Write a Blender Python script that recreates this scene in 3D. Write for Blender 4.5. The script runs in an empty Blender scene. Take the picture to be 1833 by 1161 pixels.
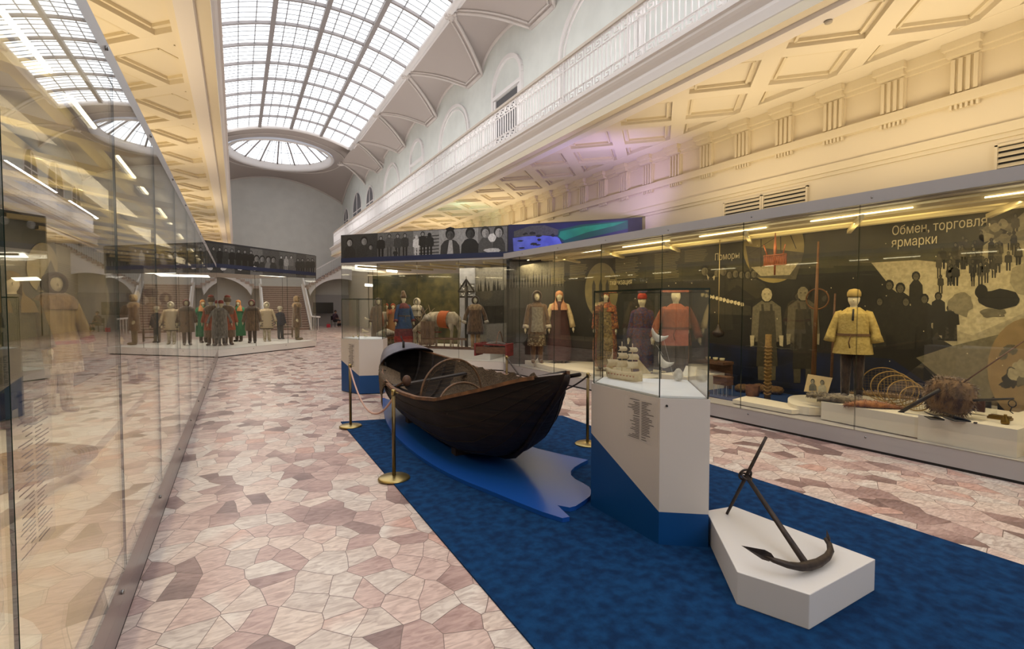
import bpy, math, random
from mathutils import Vector, Matrix
R = math.radians
rnd = random.Random(7)
SC = bpy.context.scene
COL = SC.collection
# ------------------------------------------------------------------ camera, world, exposure
F = 900.0; EYE = 1.7
YAW, PITCH = R(28.7), R(2.16)
cam_data = bpy.data.cameras.new('camera'); cam = bpy.data.objects.new('camera', cam_data)
COL.objects.link(cam); SC.camera = cam
cam.location = (0, 0, EYE)
cam.rotation_euler = (R(90) - PITCH, 0, -YAW)
cam_data.sensor_width = 36.0; cam_data.lens = 36.0 * F / 1833.0
cam_data.clip_start = 0.05; cam_data.clip_end = 200
world = bpy.data.worlds.new('world'); SC.world = world; world.use_nodes = True
world.node_tree.nodes['Background'].inputs[0].default_value = (0.86, 0.9, 1.0, 1)
world.node_tree.nodes['Background'].inputs[1].default_value = 0.6
SC.view_settings.view_transform = 'Standard'; SC.view_settings.look = 'None'
SC.view_settings.exposure = 0.12; SC.view_settings.gamma = 1.0
SC.view_settings.use_curve_mapping = False
cy = SC.cycles
cy.max_bounces = 8; cy.diffuse_bounces = 4; cy.glossy_bounces = 4; cy.transmission_bounces = 4
cy.transparent_max_bounces = 40
cy.caustics_reflective = False; cy.caustics_refractive = False
cy.sample_clamp_indirect = 4.0; cy.use_denoising = True

def area_light(name, loc, size, energy, color, rot=(0, 0, 0), size_y=None, spread=None):
    l = bpy.data.lights.new(name, 'AREA'); l.energy = energy; l.color = color
    l.shape = 'RECTANGLE'; l.size = size; l.size_y = size_y or size
    if spread: l.spread = spread
    o = bpy.data.objects.new(name, l); COL.objects.link(o); o.location = loc; o.rotation_euler = rot
    return o
def spot_light(name, loc, target, energy, color, angle=60, blend=0.6, rad=0.1):
    l = bpy.data.lights.new(name, 'SPOT'); l.energy = energy; l.color = color
    l.spot_size = R(angle); l.spot_blend = blend; l.shadow_soft_size = rad
    o = bpy.data.objects.new(name, l); COL.objects.link(o); o.location = loc
    d = Vector(target) - Vector(loc); o.rotation_euler = d.to_track_quat('-Z', 'Y').to_euler()
    return o
XC = 2.85
K_SKY = 5.0
# warm uplighters standing on the roofs of the display cases
WARM = (1.0, 0.78, 0.46)
for i, y in enumerate((0.8, 3.3, 6.0)):
    area_light('uplight_case_right', (7.25, y, 3.25), 1.0, 27, WARM, (R(180), 0, 0), 2.0)
for y in (15, 20, 26, 33):
    area_light('uplight_aisle_right', (7.4, y, 3.6), 1.0, 33, WARM, (R(180), 0, 0), 3.0)
for y in (3.0, 8.0, 13.0, 19.0, 26.0, 33.0):
    area_light('uplight_case_left', (-1.5, y, 3.25), 1.0, 38, WARM, (R(180), 0, 0), 3.0)
# daylight coming down through the long skylight and the round dome
# (both are glowing frosted panes: see window_1 and window_2)
# added fill lights behind both balustrades, not real fittings, brightening vault and upper walls
for y in (4, 12, 20, 28, 36):
    area_light('fill_gallery_up', (XC + 4.6, y, 6.1), .3, 38, (1.0, 0.97, 0.94), (0, R(180 - 25), 0), 5.0)
    area_light('fill_gallery_up', (XC - 4.6, y, 6.1), .3, 38, (1.0, 0.97, 0.94), (0, R(180 + 25), 0), 5.0)
    area_light('fill_gallery_down', (XC - 2.9, y, 6.95), .12, 42, (1.0, 0.98, 0.96), (0, R(-20), 0), 6.0)  # added fill strips along the gallery edges, aimed down to brighten the floor
    area_light('fill_gallery_down', (XC + 3.35, y, 6.95), .12, 30, (1.0, 0.98, 0.96), (0, R(25), 0), 6.0)
area_light('fill_behind', (XC, -8.5, 6.5), 7.0, 330, (0.95, 0.96, 1.0), (R(80), 0, 0))  # added area light behind the camera, standing in for more daylight
# coloured spotlights that tint the wall above the cases
spot_light('spot_violet', (7.0, 8.2, 3.3), (7.6, 9.6, 5.0), 120, (0.62, 0.48, 1.0), 140, 1.0)
spot_light('spot_teal', (6.6, 15.5, 4.3), (7.2, 16.6, 5.2), 30, (0.35, 0.95, 0.75), 100, 0.8)
spot_light('spot_blue_banner', (5.9, 9.4, 3.35), (7.0, 10.75, 3.4), 22, (0.15, 0.2, 1.0), 70, 0.8)

# ------------------------------------------------------------------ pixel to place
_fw = Vector((math.sin(YAW) * math.cos(PITCH), math.cos(YAW) * math.cos(PITCH), -math.sin(PITCH)))
_rt = Vector((math.cos(YAW), -math.sin(YAW), 0)); _up = _rt.cross(_fw); _C = Vector((0, 0, EYE))
def ray(x, y): return _fw + _rt * ((x - 916.5) / F) - _up * ((y - 580.5) / F)
def at(x, y, X=None, Y=None, Z=None):
    d = ray(x, y)
    if X is not None: t = X / d.x
    elif Y is not None: t = Y / d.y
    else: t = (Z - EYE) / d.z
    return _C + d * t
def onpl(x, y, P, n):
    d = ray(x, y); return _C + d * ((Vector(P) - _C).dot(n) / d.dot(n))

# ------------------------------------------------------------------ materials
MATS = {}
def nodes_of(name):
    m = bpy.data.materials.new(name); m.use_nodes = True
    nt = m.node_tree; return m, nt, nt.nodes['Principled BSDF']
def mat(name, col, rough=0.6, metal=0.0, col2=None, scale=8.0, bump=0.0, bscale=None, emit=0, spec=0.5, stretch=None, detail=4, sheen=0):
    if name in MATS: return MATS[name]
    m, nt, b = nodes_of(name); N = nt.nodes; L = nt.links
    b.inputs['Base Color'].default_value = (*col, 1); b.inputs['Roughness'].default_value = rough
    b.inputs['Metallic'].default_value = metal; b.inputs['Specular IOR Level'].default_value = spec
    if sheen: b.inputs['Sheen Weight'].default_value = sheen
    if col2 or bump:
        tc = N.new('ShaderNodeTexCoord'); mp = N.new('ShaderNodeMapping'); L.new(tc.outputs['Object'], mp.inputs[0])
        if stretch: mp.inputs['Scale'].default_value = stretch
        nz = N.new('ShaderNodeTexNoise'); nz.inputs['Scale'].default_value = scale; nz.inputs['Detail'].default_value = detail
        L.new(mp.outputs[0], nz.inputs['Vector'])
        if col2:
            cr = N.new('ShaderNodeValToRGB'); cr.color_ramp.elements[0].position = 0.36; cr.color_ramp.elements[1].position = 0.64
            cr.color_ramp.elements[0].color = (*col, 1); cr.color_ramp.elements[1].color = (*col2, 1)
            L.new(nz.outputs[0], cr.inputs[0]); L.new(cr.outputs[0], b.inputs['Base Color'])
        if bump:
            nb = nz
            if bscale:
                nb = N.new('ShaderNodeTexNoise'); nb.inputs['Scale'].default_value = bscale; L.new(mp.outputs[0], nb.inputs['Vector'])
            bp = N.new('ShaderNodeBump'); bp.inputs['Strength'].default_value = bump; bp.inputs['Distance'].default_value = 0.02
            L.new(nb.outputs[0], bp.inputs['Height']); L.new(bp.outputs[0], b.inputs['Normal'])
    if emit:
        b.inputs['Emission Color'].default_value = (*col, 1); b.inputs['Emission Strength'].default_value = emit
    MATS[name] = m; return m
def h(s):
    s = s.lstrip('#'); c = [int(s[i:i + 2], 16) / 255 for i in (0, 2, 4)]
    return tuple(x / 12.92 if x <= .04045 else ((x + .055) / 1.055) ** 2.4 for x in c)
def patterned(name, c1, c2, c3, scale=30, kind='vor'):
    if name in MATS: return MATS[name]
    m, nt, b = nodes_of(name); N = nt.nodes; L = nt.links
    tc = N.new('ShaderNodeTexCoord'); b.inputs['Roughness'].default_value = 0.9
    cr = N.new('ShaderNodeValToRGB'); cr.color_ramp.interpolation = 'CONSTANT'
    e = cr.color_ramp.elements; e[0].color = (*c1, 1); e[1].position = 0.42; e[1].color = (*c2, 1)
    x = e.new(0.68); x.color = (*c3, 1)
    if kind == 'vor':
        v = N.new('ShaderNodeTexVoronoi'); v.inputs['Scale'].default_value = scale
        L.new(tc.outputs['Object'], v.inputs['Vector'])
        sp = N.new('ShaderNodeSeparateColor'); L.new(v.outputs['Color'], sp.inputs[0]); L.new(sp.outputs[0], cr.inputs[0])
    else:
        v = N.new('ShaderNodeTexWave'); v.bands_direction = 'Z' if kind == 'z' else 'X'
        v.inputs['Scale'].default_value = scale; v.inputs['Distortion'].default_value = 1.0
        L.new(tc.outputs['Object'], v.inputs['Vector']); L.new(v.outputs[0], cr.inputs[0])
    L.new(cr.outputs[0], b.inputs['Base Color'])
    MATS[name] = m; return m
def glass_mat(name, tint=(0.982, 0.99, 0.985), gloss=1.0):
    m = bpy.data.materials.new(name); m.use_nodes = True; nt = m.node_tree; N = nt.nodes; L = nt.links; N.clear()
    out = N.new('ShaderNodeOutputMaterial'); mx = N.new('ShaderNodeMixShader')
    tr = N.new('ShaderNodeBsdfTransparent'); tr.inputs[0].default_value = (*tint, 1)
    gl = N.new('ShaderNodeBsdfGlossy'); gl.inputs['Roughness'].default_value = 0.006; gl.inputs[0].default_value = (gloss, gloss, gloss, 1)
    lw = N.new('ShaderNodeLayerWeight'); lw.inputs[0].default_value = 0.5   # facing = 1 - cos
    p = N.new('ShaderNodeMath'); p.operation = 'POWER'; p.inputs[1].default_value = 5.0
    q = N.new('ShaderNodeMath'); q.operation = 'MULTIPLY_ADD'; q.inputs[1].default_value = 0.95; q.inputs[2].default_value = 0.042
    L.new(lw.outputs['Facing'], p.inputs[0]); L.new(p.outputs[0], q.inputs[0]); L.new(q.outputs[0], mx.inputs[0])
    L.new(tr.outputs[0], mx.inputs[1]); L.new(gl.outputs[0], mx.inputs[2]); L.new(mx.outputs[0], out.inputs[0])
    return m
GLASS = glass_mat('case_glass'); GEDGE = mat('glass_edge', h('#26332d'), 0.15)
def marble():
    m, nt, b = nodes_of('crazy_marble'); N = nt.nodes; L = nt.links
    geo = N.new('ShaderNodeNewGeometry')
    ns = N.new('ShaderNodeTexNoise'); ns.inputs['Scale'].default_value = 1.7; ns.inputs['Detail'].default_value = 1
    L.new(geo.outputs['Position'], ns.inputs['Vector'])
    sub = N.new('ShaderNodeVectorMath'); sub.operation = 'MULTIPLY_ADD'
    sub.inputs[1].default_value = (0.10, 0.10, 0); L.new(ns.outputs['Color'], sub.inputs[0]); L.new(geo.outputs['Position'], sub.inputs[2])
    flat = N.new('ShaderNodeVectorMath'); flat.operation = 'MULTIPLY'; flat.inputs[1].default_value = (1, 1, 0); L.new(sub.outputs[0], flat.inputs[0])
    rot = N.new('ShaderNodeMapping'); rot.inputs['Rotation'].default_value = (0, 0, 0.5); rot.inputs['Scale'].default_value = (1.0, 0.75, 1); L.new(flat.outputs[0], rot.inputs[0])
    SCL = 5.6
    v = N.new('ShaderNodeTexVoronoi'); v.voronoi_dimensions = '2D'; v.inputs['Scale'].default_value = SCL
    ve = N.new('ShaderNodeTexVoronoi'); ve.voronoi_dimensions = '2D'; ve.feature = 'DISTANCE_TO_EDGE'; ve.inputs['Scale'].default_value = SCL
    L.new(rot.outputs[0], v.inputs['Vector']); L.new(rot.outputs[0], ve.inputs['Vector'])
    sc = N.new('ShaderNodeSeparateColor'); L.new(v.outputs['Color'], sc.inputs[0])
    # patches of the hall where darker stones gather
    n2 = N.new('ShaderNodeTexNoise'); n2.inputs['Scale'].default_value = 0.9; L.new(geo.outputs['Position'], n2.inputs['Vector'])
    ad = N.new('ShaderNodeMath'); ad.operation = 'MULTIPLY_ADD'; ad.inputs[1].default_value = 0.9; ad.inputs[2].default_value = -0.45
    L.new(n2.outputs[0], ad.inputs[0])
    ad2 = N.new('ShaderNodeMath'); ad2.operation = 'ADD'; L.new(ad.outputs[0], ad2.inputs[0]); L.new(sc.outputs[0], ad2.inputs[1])
    cr = N.new('ShaderNodeValToRGB'); e = cr.color_ramp.elements; cr.color_ramp.interpolation = 'LINEAR'
    cols = ['#8b736f', '#a48984', '#bda09a', '#d2b8b0', '#dac4bb', '#e0cfc4', '#d3c6be', '#e2d8d0', '#d3aea2']
    pos = [0.0, 0.09, 0.19, 0.32, 0.46, 0.6, 0.76, 0.9, 1.0]
    e[0].position = pos[0]; e[0].color = (*h(cols[0]), 1); e[1].position = pos[-1]; e[1].color = (*h(cols[-1]), 1)
    for p_, c_ in zip(pos[1:-1], cols[1:-1]):
        k = e.new(p_); k.color = (*h(c_), 1)
    L.new(ad2.outputs[0], cr.inputs[0])
    # veins
    n3 = N.new('ShaderNodeTexNoise'); n3.inputs['Scale'].default_value = 9; n3.inputs['Detail'].default_value = 8; n3.inputs['Distortion'].default_value = 1.2
    mp3 = N.new('ShaderNodeMapping'); mp3.inputs['Scale'].default_value = (1, 3, 1)
    av = N.new('ShaderNodeVectorMath'); av.operation = 'ADD'; L.new(geo.outputs['Position'], av.inputs[0]); L.new(v.outputs['Color'], av.inputs[1])
    L.new(av.outputs[0], mp3.inputs[0]); L.new(mp3.outputs[0], n3.inputs['Vector'])
    cv = N.new('ShaderNodeValToRGB'); cv.color_ramp.elements[0].position = 0.3; cv.color_ramp.elements[0].color = (0.62, 0.54, 0.53, 1)
    cv.color_ramp.elements[1].position = 0.62; cv.color_ramp.elements[1].color = (1.06, 1.05, 1.04, 1); L.new(n3.outputs[0], cv.inputs[0])
    mu = N.new('ShaderNodeMix'); mu.data_type = 'RGBA'; mu.blend_type = 'MULTIPLY'; mu.inputs[0].default_value = 0.85
    L.new(cr.outputs[0], mu.inputs[6]); L.new(cv.outputs[0], mu.inputs[7])
    gr = N.new('ShaderNodeMath'); gr.operation = 'LESS_THAN'; gr.inputs[1].default_value = 0.011; L.new(ve.outputs['Distance'], gr.inputs[0])
    mg = N.new('ShaderNodeMix'); mg.data_type = 'RGBA'; L.new(gr.outputs[0], mg.inputs[0]); L.new(mu.outputs[2], mg.inputs[6])
    mg.inputs[7].default_value = (*h('#77645d'), 1); L.new(mg.outputs[2], b.inputs['Base Color'])
    b.inputs['Roughness'].default_value = 0.32; b.inputs['Specular IOR Level'].default_value = 0.35
    MATS['marble'] = m; return m
MARBLE = marble()
PLASTER = mat('plaster_upper_wall', h('#e2e5e1'), 0.85, col2=h('#dcdfdb'), scale=2)
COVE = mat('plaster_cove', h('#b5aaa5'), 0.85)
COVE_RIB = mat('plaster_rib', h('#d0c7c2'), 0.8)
WHITE = mat('white_paint', h('#ece7e6'), 0.55)
CREAM = mat('cream_ceiling', h('#e6dcc8'), 0.75)
CREAMW = mat('cream_wall', h('#e2d6be'), 0.8)
RELIEF = mat('cream_moulding', h('#e0d4ba'), 0.7)
GREYBAR = mat('skylight_bar', h('#97908f'), 0.6)
THINBAR = mat('skylight_thin_bar', h('#9ea0a4'), 0.6)
SKYGL = mat('skylight_pane', (0.93, 0.965, 1.0), 0.5, emit=1.75)
STEEL = mat('brushed_steel_base', h('#9b9290'), 0.28, 0.85)
CASEGREY = mat('case_grey_lacquer', h('#aaa6a6'), 0.4)
CASEWHITE = mat('plinth_white_lacquer', h('#e6e1da'), 0.45)
PLINTHCREAM = mat('plinth_cream', h('#e2d9c6'), 0.6)
DARK = mat('dark_gap', h('#1c1a1a'), 0.7)
BLUEP = mat('blue_lacquer', h('#0a4886'), 0.4)
BRASS = mat('satin_brass', h('#a8935f'), 0.33, 0.9)

# ------------------------------------------------------------------ mesh builder
class MB:
    def __init__(s): s.v = []; s.f = []; s.m = []; s.cur = 0; s.sm = []; s.smooth = False
    def mi(s, i): s.cur = i; return s
    def add(s, vs, fs):
        o = len(s.v); s.v += [tuple(v) for v in vs]
        for f in fs: s.f.append([o + i for i in f]); s.m.append(s.cur); s.sm.append(s.smooth)
    def box(s, x0, x1, y0, y1, z0, z1):
        s.add([(x0, y0, z0), (x1, y0, z0), (x1, y1, z0), (x0, y1, z0), (x0, y0, z1), (x1, y0, z1), (x1, y1, z1), (x0, y1, z1)],
              [(0, 3, 2, 1), (4, 5, 6, 7), (0, 1, 5, 4), (1, 2, 6, 5), (2, 3, 7, 6), (3, 0, 4, 7)]); return s
    def beam(s, a, b, w, hgt, up=(0, 0, 1)):
        a, b = Vector(a), Vector(b); d = (b - a).normalized(); u = Vector(up)
        sd = d.cross(u)
        if sd.length < 1e-4: sd = d.cross(Vector((1, 0, 0)))
        sd.normalize(); u = sd.cross(d).normalized()
        P = [p + sd * (w / 2 * i) + u * (hgt / 2 * j) for p in (a, b) for i, j in ((-1, -1), (1, -1), (1, 1), (-1, 1))]
        s.add(P, [(3, 2, 1, 0), (4, 5, 6, 7), (0, 1, 5, 4), (1, 2, 6, 5), (2, 3, 7, 6), (3, 0, 4, 7)]); return s
    def prism(s, poly, z0, z1):
        n = len(poly); A = sum(poly[i][0] * poly[(i + 1) % n][1] - poly[(i + 1) % n][0] * poly[i][1] for i in range(n))
        if A < 0: poly = poly[::-1]
        s.add([(x, y, z0) for x, y in poly] + [(x, y, z1) for x, y in poly],
              [tuple(range(n))[::-1], tuple(range(n, 2 * n))] + [(i, (i + 1) % n, n + (i + 1) % n, n + i) for i in range(n)]); return s
    def slab(s, P, n, t):
        """planar polygon P (3D) thickened by t along n"""
        n = Vector(n).normalized() * t; P = [Vector(p) for p in P]; k = len(P)
        s.add(P + [p + n for p in P], [tuple(range(k))[::-1], tuple(range(k, 2 * k))] + [(i, (i + 1) % k, k + (i + 1) % k, k + i) for i in range(k)]); return s
    def face(s, P): s.add(P, [tuple(range(len(P)))]); return s
    def loft(s, rings, closed=True, caps=True):
        n = len(rings[0]); o = []
        vs = [p for r_ in rings for p in r_]; fs = []
        for j in range(len(rings) - 1):
            for i in range(n if closed else n - 1):
                a = j * n + i; b = j * n + (i + 1) % n; fs.append((a, b, b + n, a + n))
        if caps and closed:
            fs.append(tuple(range(n))[::-1]); fs.append(tuple((len(rings) - 1) * n + i for i in range(n)))
        s.add(vs, fs); return s
    def tube(s, pts, r, n=8, caps=True):
        pts = [Vector(p) for p in pts]; rs = r if isinstance(r, (list, tuple)) else [r] * len(pts)
        rings = []; ref = None
        for i, p in enumerate(pts):
            d = (pts[min(i + 1, len(pts) - 1)] - pts[max(i - 1, 0)])
            d = d.normalized() if d.length > 1e-7 else Vector((0, 0, 1))
            if ref is None: ref = Vector((0, 0, 1)) if abs(d.z) < 0.9 else Vector((1, 0, 0))
            a = d.cross(ref).normalized(); b = d.cross(a).normalized(); ref = -b if False else ref
            rings.append([p + (a * math.cos(2 * math.pi * k / n) + b * math.sin(2 * math.pi * k / n)) * rs[i] for k in range(n)])
        sm = s.smooth; s.smooth = True; s.loft(rings, True, caps); s.smooth = sm; return s
    def lathe(s, prof, c=(0, 0, 0), n=20, sx=1, sy=1, jit=0, yoff=None):
        rings = []
        for j, (r_, z) in enumerate(prof):
            oy = yoff[j] if yoff else 0
            rings.append([(c[0] + sx * r_ * math.cos(2 * math.pi * k / n) * (1 + jit * rnd.uniform(-1, 1)), c[1] + oy + sy * r_ * math.sin(2 * math.pi * k / n) * (1 + jit * rnd.uniform(-1, 1)), c[2] + z) for k in range(n)])
        sm = s.smooth; s.smooth = True; s.loft(rings); s.smooth = sm; return s
    def ball(s, c, rx, ry=None, rz=None, n=14, m=9, jit=0):
        ry = ry or rx; rz = rz or rx
        prof = [(max(.001, math.sin(math.pi * j / m)), -math.cos(math.pi * j / m)) for j in range(m + 1)]
        rings = [[(c[0] + rx * r_ * math.cos(2 * math.pi * k / n) * (1 + jit * rnd.uniform(-1, 1)), c[1] + ry * r_ * math.sin(2 * math.pi * k / n) * (1 + jit * rnd.uniform(-1, 1)), c[2] + rz * z * (1 + jit * rnd.uniform(-1, 1))) for k in range(n)] for r_, z in prof]
        sm = s.smooth; s.smooth = True; s.loft(rings); s.smooth = sm; return s
    def mesh(s, name, mats, off=(0, 0, 0)):
        me = bpy.data.meshes.new(name); ox, oy, oz = off
        me.from_pydata([(x - ox, y - oy, z - oz) for x, y, z in s.v], [], s.f)
        for m_ in (mats if isinstance(mats, (list, tuple)) else [mats]): me.materials.append(m_)
        me.polygons.foreach_set('material_index', s.m); me.polygons.foreach_set('use_smooth', s.sm)
        me.update(); return me
    def build(s, name, mats, parent=None, local=False):
        """world-space geometry; a child is stored relative to its parent's place (local=True: already relative)"""
        if local: off = (0, 0, 0)
        elif parent is not None:
            off = Vector((0, 0, 0)); p = parent
            while p is not None: off = off + p.location; p = p.parent
        else:
            xs = [v[0] for v in s.v]; ys = [v[1] for v in s.v]; zs = [v[2] for v in s.v]
            off = Vector(((min(xs) + max(xs)) / 2, (min(ys) + max(ys)) / 2, min(zs)))
        o = bpy.data.objects.new(name, s.mesh(name, mats, off)); COL.objects.link(o)
        if parent is not None: o.parent = parent
        elif not local: o.location = off
        return o
def tag(o, label=None, cat=None, group=None, kind=None):
    if label: o['label'] = label
    if cat: o['category'] = cat
    if group: o['group'] = group
    if kind: o['kind'] = kind
    return o
def thing(name, label, cat, loc=(0, 0, 0), rz=0, group=None):
    o = bpy.data.objects.new(name, None); COL.objects.link(o); o.location = loc; o.rotation_euler = (0, 0, rz)
    return tag(o, label, cat, group)
def struct(name, mb, m, parent=None):
    o = mb.build(name, m, parent)
    if parent is None: o['kind'] = 'structure'
    return o
def copy_tree(o, parent=None):
    c = o.copy(); COL.objects.link(c); c.parent = parent
    for ch in list(o.children): copy_tree(ch, c)
    return c
def text_part(name, s, P, u, v, size, m, parent, depth=0.001, space=1.0, xs=1.0):
    """flat lettering standing on the plane through P with directions u (along) and v (up)"""
    cu = bpy.data.curves.new('txt', 'FONT'); cu.body = s; cu.size = size; cu.extrude = depth; cu.resolution_u = 3; cu.space_line = 0.95; cu.space_character = space
    t = bpy.data.objects.new('txt', cu); COL.objects.link(t)
    bpy.context.view_layer.update()
    me = bpy.data.meshes.new_from_object(t); bpy.data.objects.remove(t)
    u, v = Vector(u).normalized(), Vector(v).normalized(); n = u.cross(v)
    mb = MB()
    mb.add([Vector(P) + u * q.co.x * xs + v * q.co.y + n * (q.co.z + depth) for q in me.vertices], [tuple(p.vertices) for p in me.polygons])
    bpy.data.meshes.remove(me)
    return mb.build(name, m, parent)
# ================================================================== THE SETTING
mb = MB(); mb.box(-14, 20, -9, 62, -0.2, 0); struct('floor', mb, MARBLE)
ZAISLE = 5.15; ZGAL = 5.86
XR, XL = XC + 5.65, XC - 5.65          # aisle walls
UR, UL = XC + 5.25, XC - 5.25          # upper walls
for side, s in (('right', 1), ('left', -1)):
    X = XC + s * 5.65
    mb = MB(); x0, x1 = sorted((X, X + s * 0.3)); mb.box(x0, x1, -9, 46, 0, ZAISLE + .3)
    # crown mouldings of the aisle wall
    def strip(d, z0, z1, b=mb, s=s, X=X):
        a, c = sorted((X, X - s * d)); b.box(a, c, -9, 37.4, z0, z1)
    w = struct('wall_' + side, mb, CREAMW)
    mb = MB(); 
    for d, z0, z1 in ((.10, 4.37, 4.5), (.06, 3.86, 3.98), (.03, 3.80, 3.86), (.12, 5.02, 5.15), (.06, 4.96, 5.02)): strip(d, z0, z1, mb)
    y = 3.04 - .83 * 12
    brk = MB()
    while y < 36:
        # triglyph bracket: three raised fillets under a block, guttae below
        a = lambda d0, d1: sorted((X - s * d0, X - s * d1))
        if y > -3:
            bx = a(0, .16); brk.box(bx[0], bx[1], y - .17, y + .17, 4.98, 5.06)
            bx = a(0, .22); brk.box(bx[0], bx[1], y - .2, y + .2, 5.06, 5.15)
            bx = a(0, .05); brk.box(bx[0], bx[1], y - .16, y + .16, 4.5, 4.98)
            for q in (-.12, -.04, .04, .12):
                bx = a(.05, .085); brk.box(bx[0], bx[1], y + q - .022, y + q + .022, 4.52, 4.96)
            for q in range(6):
                bx = a(.02, .07); brk.box(bx[0], bx[1], y - .14 + q * .056 - .014, y - .14 + q * .056 + .014, 4.31, 4.37)
        y += .83
    struct('trim_1' if s > 0 else 'trim_2', mb, RELIEF); struct('trim_3' if s > 0 else 'trim_4', brk, RELIEF)
    # aisle ceiling with diamond coffers
    mb = MB(); x0, x1 = sorted((XC + s * 3.1, X)); mb.box(x0, x1, -9, 37.4, ZAISLE + .08, ZAISLE + .3)
    o_c = struct('ceiling', mb, CREAM)
    # beams: the ceiling's lattice, a plate with diamond openings made of strips
    lat = MB(); per = 1.655; ph = (3.64 if s > 0 else 4.0)
    wdt = .25
    xa, xb = XC + s * 3.32, X - s * .12
    L_ = abs(xb - xa); k = -10
    ys0 = ph + per / 2 + per * -8
    for i in range(30):
        for sg in (1, -1):
            # diagonals pass midway between coffers
            yc = ph + per * (i - 8) - sg * per / 4
            xm = XC + s * (3.72 + .40 if False else 4.12)
            for d0 in (0,):
                zo = .045 if sg > 0 else .0465
                pa = Vector((xa, yc + sg * (abs(xa - xm)) * -1, ZAISLE + zo)); pb = Vector((xb, yc + sg * abs(xb - xm), ZAISLE + zo))
                if pb.y > 37.3 or pa.y > 37.3: continue
                lat.beam(pa, pb, wdt, .08)
    for (d0, d1) in ((3.05, 3.5), (5.12, 5.65)):
        q0, q1 = sorted((XC + s * d0, XC + s * d1)); lat.box(q0, q1, -9, 37.4, ZAISLE + .002, ZAISLE + .09)
    struct('ceiling', lat, CREAM)
    # small inner moulding of every coffer
    mo = MB(); i = 0
    for i in range(-4, 20):
        for cx_, dy in ((4.52, per / 2), (3.72, 0), (5.32, 0)):
            cyy = ph + per * i + dy; hd = .53
            if cyy > 36.5 or cyy < -3: continue
            C_ = Vector((XC + s * cx_, cyy, ZAISLE + .06))
            P = [C_ + Vector((hd, 0, 0)), C_ + Vector((0, hd, 0)), C_ + Vector((-hd, 0, 0)), C_ + Vector((0, -hd, 0))]
            for a_, b_ in zip(P, P[1:] + P[:1]):
                lo, hi = sorted((XC + s * 3.5, XC + s * 5.12))
                # clip to the ceiling field
                def clip(p, q):
                    p, q = p.copy(), q.copy()
                    for lim, sgn in ((lo, 1), (hi, -1)):
                        for u_, w_ in ((p, q), (q, p)):
                            if (u_.x - lim) * sgn < 0 and (w_.x - lim) * sgn > 0:
                                t = (lim - u_.x) / (w_.x - u_.x); u_.xyz = u_.lerp(w_, t)
                    return p, q
                p_, q_ = clip(a_, b_); m_ = (p_ + q_) / 2
                if lo - .01 <= m_.x <= hi + .01: mo.beam(p_, q_, .035, .05)
    struct('trim_5' if s > 0 else 'trim_6', mo, RELIEF)
    # gallery slab and moulded cornice facing the hall
    prof = [(3.42, 5.10), (3.22, 5.10), (3.2, 5.16), (3.16, 5.18), (3.14, 5.26), (3.09, 5.32), (3.07, 5.44), (3.09, 5.5), (3.03, 5.56), (3.0, 5.6), (3.0, 5.64), (2.96, 5.66), (2.96, 5.74), (3.05, 5.76), (3.16, 5.82), (3.18, ZGAL)]
    pr = [(XC + s * d, z) for d, z in prof] + [(XC + s * 5.65, ZGAL), (XC + s * 5.65, ZAISLE + .3), (XC + s * 3.42, ZAISLE + .3)]
    mb = MB(); yA, yB = -9, 37.4
    P = [(x, yA, z) for x, z in pr]; Q = [(x, yB, z) for x, z in pr]; n = len(pr)
    mb.add(P + Q, [tuple(range(n)), tuple(range(n, 2 * n))[::-1]] + [(i, i + n, (i + 1) % n + n, (i + 1) % n) for i in range(n)])
    struct('trim_7' if s > 0 else 'trim_8', mb, WHITE)
    # upper wall with blind arches
    U = XC + s * 5.25
    mb = MB(); x0, x1 = sorted((U, U + s * .4)); mb.box(x0, x1, -9, 46, ZGAL, 12.6)
    struct('wall_' + side, mb, PLASTER)
    ar = MB()
    def arch(y, hw, zs, ztop, w=.11, d=.07):
        pts = [(y - hw, ZGAL + .1)] + [(y - hw * math.cos(a), zs + (ztop - zs) * math.sin(a)) for a in [math.pi * k / 14 for k in range(15)]] + [(y + hw, ZGAL + .1)]
        for (ya, za), (yb, zb) in zip(pts, pts[1:]):
            ar.beam((U - s * d / 2, ya, za), (U - s * d / 2, yb, zb), w, d, up=(1, 0, 0))
    for y in (.7, 10.3, 19.9, 29.5):
        arch(y, 1.65, 8.5, 9.95); arch(y, 1.45, 8.5, 9.78, .04, .04)
    for y in (5.5, 15.1, 24.7):
        arch(y, 1.0, 9.1, 9.95, .14, .09)
        ar.box(*sorted((U, U - s * .1)), y - 1.05, y + 1.05, 8.83, 8.95)
    for y, hw, zs, zt in ((34.9, 1.05, 8.7, 9.8), (39.0, 1.5, 8.8, 10.2), (43.3, 1.0, 8.7, 9.7)): arch(y, hw, zs, zt, .07, .05)
    struct('trim_9' if s > 0 else 'trim_10', ar, WHITE)
    # doors and dark arched windows of the gallery
    gw = mat('gallery_window', h('#6d6c72'), 0.4); gd = mat('gallery_door', h('#4c484a'), 0.5)
    for y in (5.5, 15.1, 24.7):
        if y > 20: continue
        mb = MB(); mb.box(*sorted((U - s * .03, U)), y - .85, y + .85, ZGAL, 8.78)
        d = struct('door_%d' % (1 + int(y // 9) + (4 if s < 0 else 0)), mb, gd)
        mb = MB(); mb.box(*sorted((U - s * .07, U - s * .03)), y - .9, y - .78, ZGAL, 8.8); mb.box(*sorted((U - s * .07, U - s * .03)), y + .78, y + .9, ZGAL, 8.8)
        mb.build('door_frame', WHITE, d)
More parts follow.
